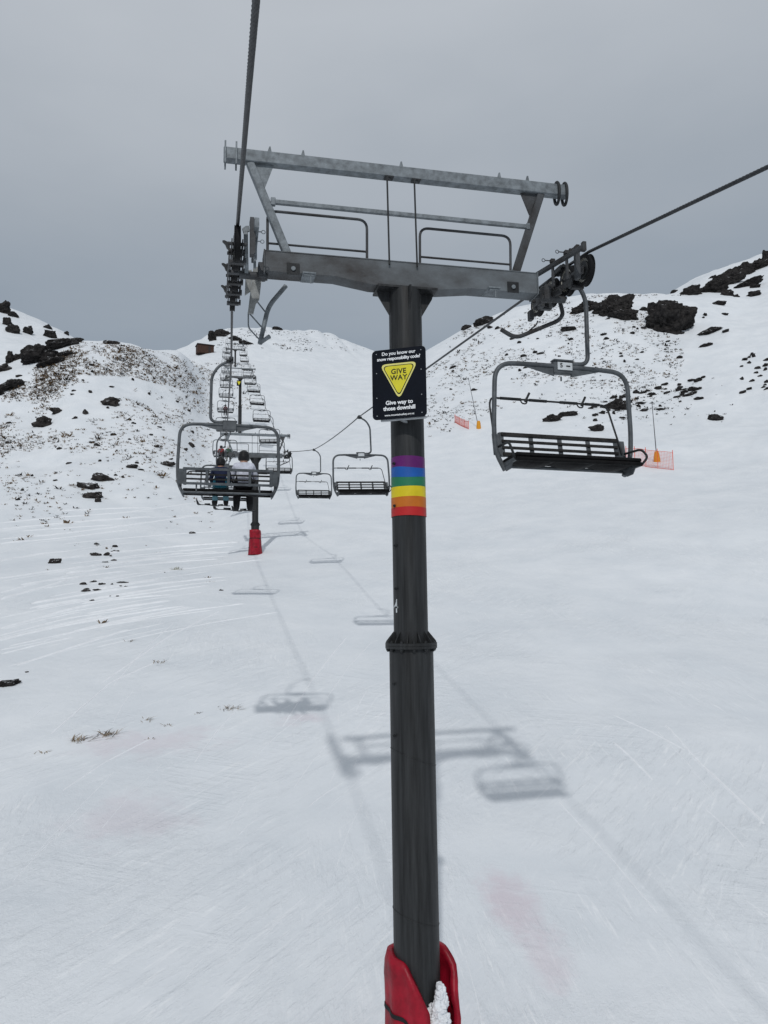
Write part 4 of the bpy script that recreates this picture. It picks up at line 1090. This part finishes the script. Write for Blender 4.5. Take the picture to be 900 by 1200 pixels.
for k in range(45):
    px = rnd.uniform(10, 235); sky = np.interp(px, [0, 95, 150, 205, 240], [440, 408, 412, 425, 440])
    rock(px, sky+rnd.uniform(8, 150)*(1-max(0, px-150)/250), rnd.uniform(3, 7), rnd.uniform(1.6, 3.5), rnd.uniform(-10, 20), 'small dark stone poking through snow on the left knoll', 'small stones on the left knoll', seed=600+k)

# ------------------------------------------------------------------ tussock (uncountable) and single near tufts
def tuft(mb, p, w, h, n, rnd, mi):
    for k in range(n):
        a = rnd.uniform(0, 2*PI); r = rnd.uniform(0, w*.35); b = p+Vector((r*math.cos(a), r*math.sin(a), -.03))
        a2 = a+rnd.gauss(0, .6); l = rnd.uniform(.5, 1)
        tip = b+Vector((math.cos(a2)*w*.5*l, math.sin(a2)*w*.5*l, h*rnd.uniform(.5, 1)))
        s = Vector((-math.sin(a2), math.cos(a2), 0))*w*rnd.uniform(.06, .14)
        mb.add([b-s, b+s, tip+s*.3, tip-s*.3], [(0, 1, 2, 3)], mi)
rnd = random.Random(21); mb = MB()
def scatter(n, region, size, thr, seed, aspect=.6, darkp=.45):
    done = tries = 0
    while done < n and tries < n*14:
        tries += 1
        px, py = region()
        h = hit(px, py)
        if h is None or h.length > 330: continue
        c = mnoise.noise(Vector((h.x/11, h.y/11, seed)))+.6*mnoise.noise(Vector((h.x/3.4, h.y/3.4, seed+5)))
        if c < thr+rnd.gauss(0, .12): continue
        w = size*rnd.lognormvariate(0, .38)
        tuft(mb, h, w, w*aspect*rnd.uniform(.7, 1.2), 7, rnd, 1 if rnd.random() < darkp else 0); done += 1
def regL():
    px = rnd.uniform(0, 250) if rnd.random() < .8 else rnd.uniform(0, 120); s = float(np.interp(px, [0, 40, 95, 150, 205, 250], [466, 432, 402, 405, 416, 432])); e = float(np.interp(px, [0, 60, 130, 210, 250], [560, 575, 585, 592, 560]))
    return px, s+(e-s)*abs(rnd.gauss(0, .48))
def regLtop():
    px = rnd.uniform(40, 245); s = float(np.interp(px, [0, 40, 95, 150, 205, 250], [466, 430, 401, 404, 416, 432])); return px, s+rnd.random()*38
def regR():
    px = rnd.uniform(500, 800); s = float(np.interp(px, [500, 560, 620, 700, 800], [410, 380, 358, 346, 346])); return px, s+rnd.random()**1.4*110
def regR2(): return rnd.gauss(745, 45), rnd.gauss(470, 14)
def regC(): return rnd.uniform(255, 430), rnd.uniform(384, 412)
def regC2(): return rnd.uniform(215, 300), rnd.uniform(425, 480)
scatter(3600, regL, .36, -.02, 3, .36, darkp=.3); scatter(2300, regLtop, .38, -.15, 8, .4, darkp=.22); scatter(2500, regR, .46, .02, 13, .32, .6); scatter(300, regR2, .42, -.2, 5, .4, .9)
scatter(420, regC, .6, .0, 17, .2, .95); scatter(200, regC2, .42, .05, 23, .5, .6)
o = mb.build('tussock_grass', [M['tuft_tan'], M['tuft_dark']]); tag(o, 'brown tussock and scrub specks poking through the snow on the hillsides', 'tussock', kind='stuff')
rnd = random.Random(5)
for (px, py, w, h_, lab) in ((90, 868, 26, 14, 'tan grass tuft at the left end of the near row of tufts'), (124, 862, 26, 15, 'tan grass tuft second in the near row'), (172, 844, 18, 9, 'thin grass tuft above the near row'), (196, 850, 14, 6, 'sparse grass tuft right of the thin one'),
                          (270, 831, 24, 8, 'low tan grass tuft between the near row and the shadows'), (176, 866, 12, 5, 'faint grass tuft under the thin one'), (50, 882, 16, 7, 'faint grass tuft at the far left of the near row'), (207, 668, 13, 8, 'olive green grass tuft left of the second tower'),
                          (186, 777, 18, 9, 'faint thin grass tuft in the middle of the left snow'), (154, 752, 14, 6, 'sparse grass tuft above the faint thin one'), (245, 682, 9, 4, 'tiny grass tuft left of the red pad'), (233, 836, 10, 4, 'tiny grass tuft left of the low tan one'), (247, 612, 9, 4, 'tiny grass tuft under the dangling skis')):
    p = hit(px, py); k = p.length/900; mb = MB()
    strong = px in (90, 124, 270, 207)
    W, H = w*k, h_*k
    for j in range(34 if strong else 11):
        a = rnd.uniform(0, 2*PI); q = Vector((rnd.gauss(0, W*.22), rnd.gauss(0, W*.14), 0)); b = p+q; b.z = gz(b.x, b.y)-.02
        lean = Vector((rnd.gauss(.5, .8), rnd.gauss(0, .5), 0))*H*.9; tip = b+lean+Vector((0, 0, H*rnd.uniform(.15, .6))); s = Vector((rnd.uniform(-1, 1), rnd.uniform(-1, 1), 0)).normalized()*.011
        mid = b.lerp(tip, .55)+Vector((0, 0, H*.12))
        mb.add([b-s, b+s, mid+s*.8, mid-s*.8, tip], [(0, 1, 2, 3), (3, 2, 4)], 0 if rnd.random() < .8 else 1)
    o = mb.build('grass_tuft', [M['tuft_olive'] if px == 207 else M['blade'], M['tuft_dark']], None, p); o.location = p; tag(o, lab, 'grass tuft', 'dry grass tufts in the nearer snow')

# ------------------------------------------------------------------ light and sky
SUN_EL, SUN_AZ = R(39), math.atan2(.3, 1)      # shadows fall away up the slope and to the right
to_shadow = Vector((math.sin(SUN_AZ)*math.cos(SUN_EL), math.cos(SUN_AZ)*math.cos(SUN_EL), -math.sin(SUN_EL)))
sd = bpy.data.lights.new('sun', 'SUN'); sd.energy = 1.5; sd.angle = R(1.4); sd.color = (1, .98, .955)
so = bpy.data.objects.new('sun', sd); COL.objects.link(so); so.rotation_euler = to_shadow.to_track_quat('-Z', 'Y').to_euler(); so.location = (-20, -40, 60)
w = bpy.data.worlds.new('World'); scene.world = w; w.use_nodes = True; nt = w.node_tree; N = nt.nodes
bg = N['Background']; out = N['World Output']
sky = N.new('ShaderNodeTexSky'); sky.sky_type = 'NISHITA'; sky.sun_disc = False; sky.sun_elevation = SUN_EL
sun_dir = -to_shadow; sky.sun_rotation = math.atan2(sun_dir.x, sun_dir.y); sky.air_density = 1; sky.dust_density = 3
link(nt, sky.outputs['Color'], bg.inputs['Color']); bg.inputs['Strength'].default_value = .06
# overcast layer of cloud over most of it
tc = N.new('ShaderNodeTexCoord'); sp = N.new('ShaderNodeSeparateXYZ'); link(nt, tc.outputs['Generated'], sp.inputs[0])
cr = N.new('ShaderNodeValToRGB'); E2 = cr.color_ramp.elements
E2[0].position = 0; E2[0].color = (.225, .275, .335, 1); E2[1].position = 1; E2[1].color = (.40, .42, .445, 1)
for pos, c in ((.30, (.27, .318, .375, 1)), (.45, (.348, .388, .436, 1)), (.65, (.468, .502, .545, 1))): e = E2.new(pos); e.color = c
mp = N.new('ShaderNodeMapping'); mp.inputs['Scale'].default_value = (1, 1, 2.6); link(nt, tc.outputs['Generated'], mp.inputs['Vector'])
cn = N.new('ShaderNodeTexNoise'); cn.inputs['Scale'].default_value = 2.1; cn.inputs['Detail'].default_value = 5; cn.inputs['Roughness'].default_value = .5
link(nt, mp.outputs['Vector'], cn.inputs['Vector'])
ma = N.new('ShaderNodeMath'); ma.operation = 'MULTIPLY_ADD'; ma.inputs[1].default_value = .30; link(nt, cn.outputs['Fac'], ma.inputs[0])
sb = N.new('ShaderNodeMath'); sb.operation = 'SUBTRACT'; link(nt, sp.outputs['Z'], sb.inputs[0]); sb.inputs[1].default_value = .15
link(nt, sb.outputs[0], ma.inputs[2]); link(nt, ma.outputs[0], cr.inputs['Fac'])
bg2 = N.new('ShaderNodeBackground'); link(nt, cr.outputs['Color'], bg2.inputs['Color']); bg2.inputs['Strength'].default_value = 1.0
mxs = N.new('ShaderNodeMixShader'); mxs.inputs['Fac'].default_value = .93
link(nt, bg.outputs[0], mxs.inputs[1]); link(nt, bg2.outputs[0], mxs.inputs[2]); link(nt, mxs.outputs[0], out.inputs['Surface'])

scene.view_settings.view_transform = 'Standard'; scene.view_settings.look = 'None'; scene.view_settings.gamma = 1; scene.view_settings.exposure = .12
scene.view_settings.use_curve_mapping = False
scene.cycles.max_bounces = 6; scene.cycles.diffuse_bounces = 3
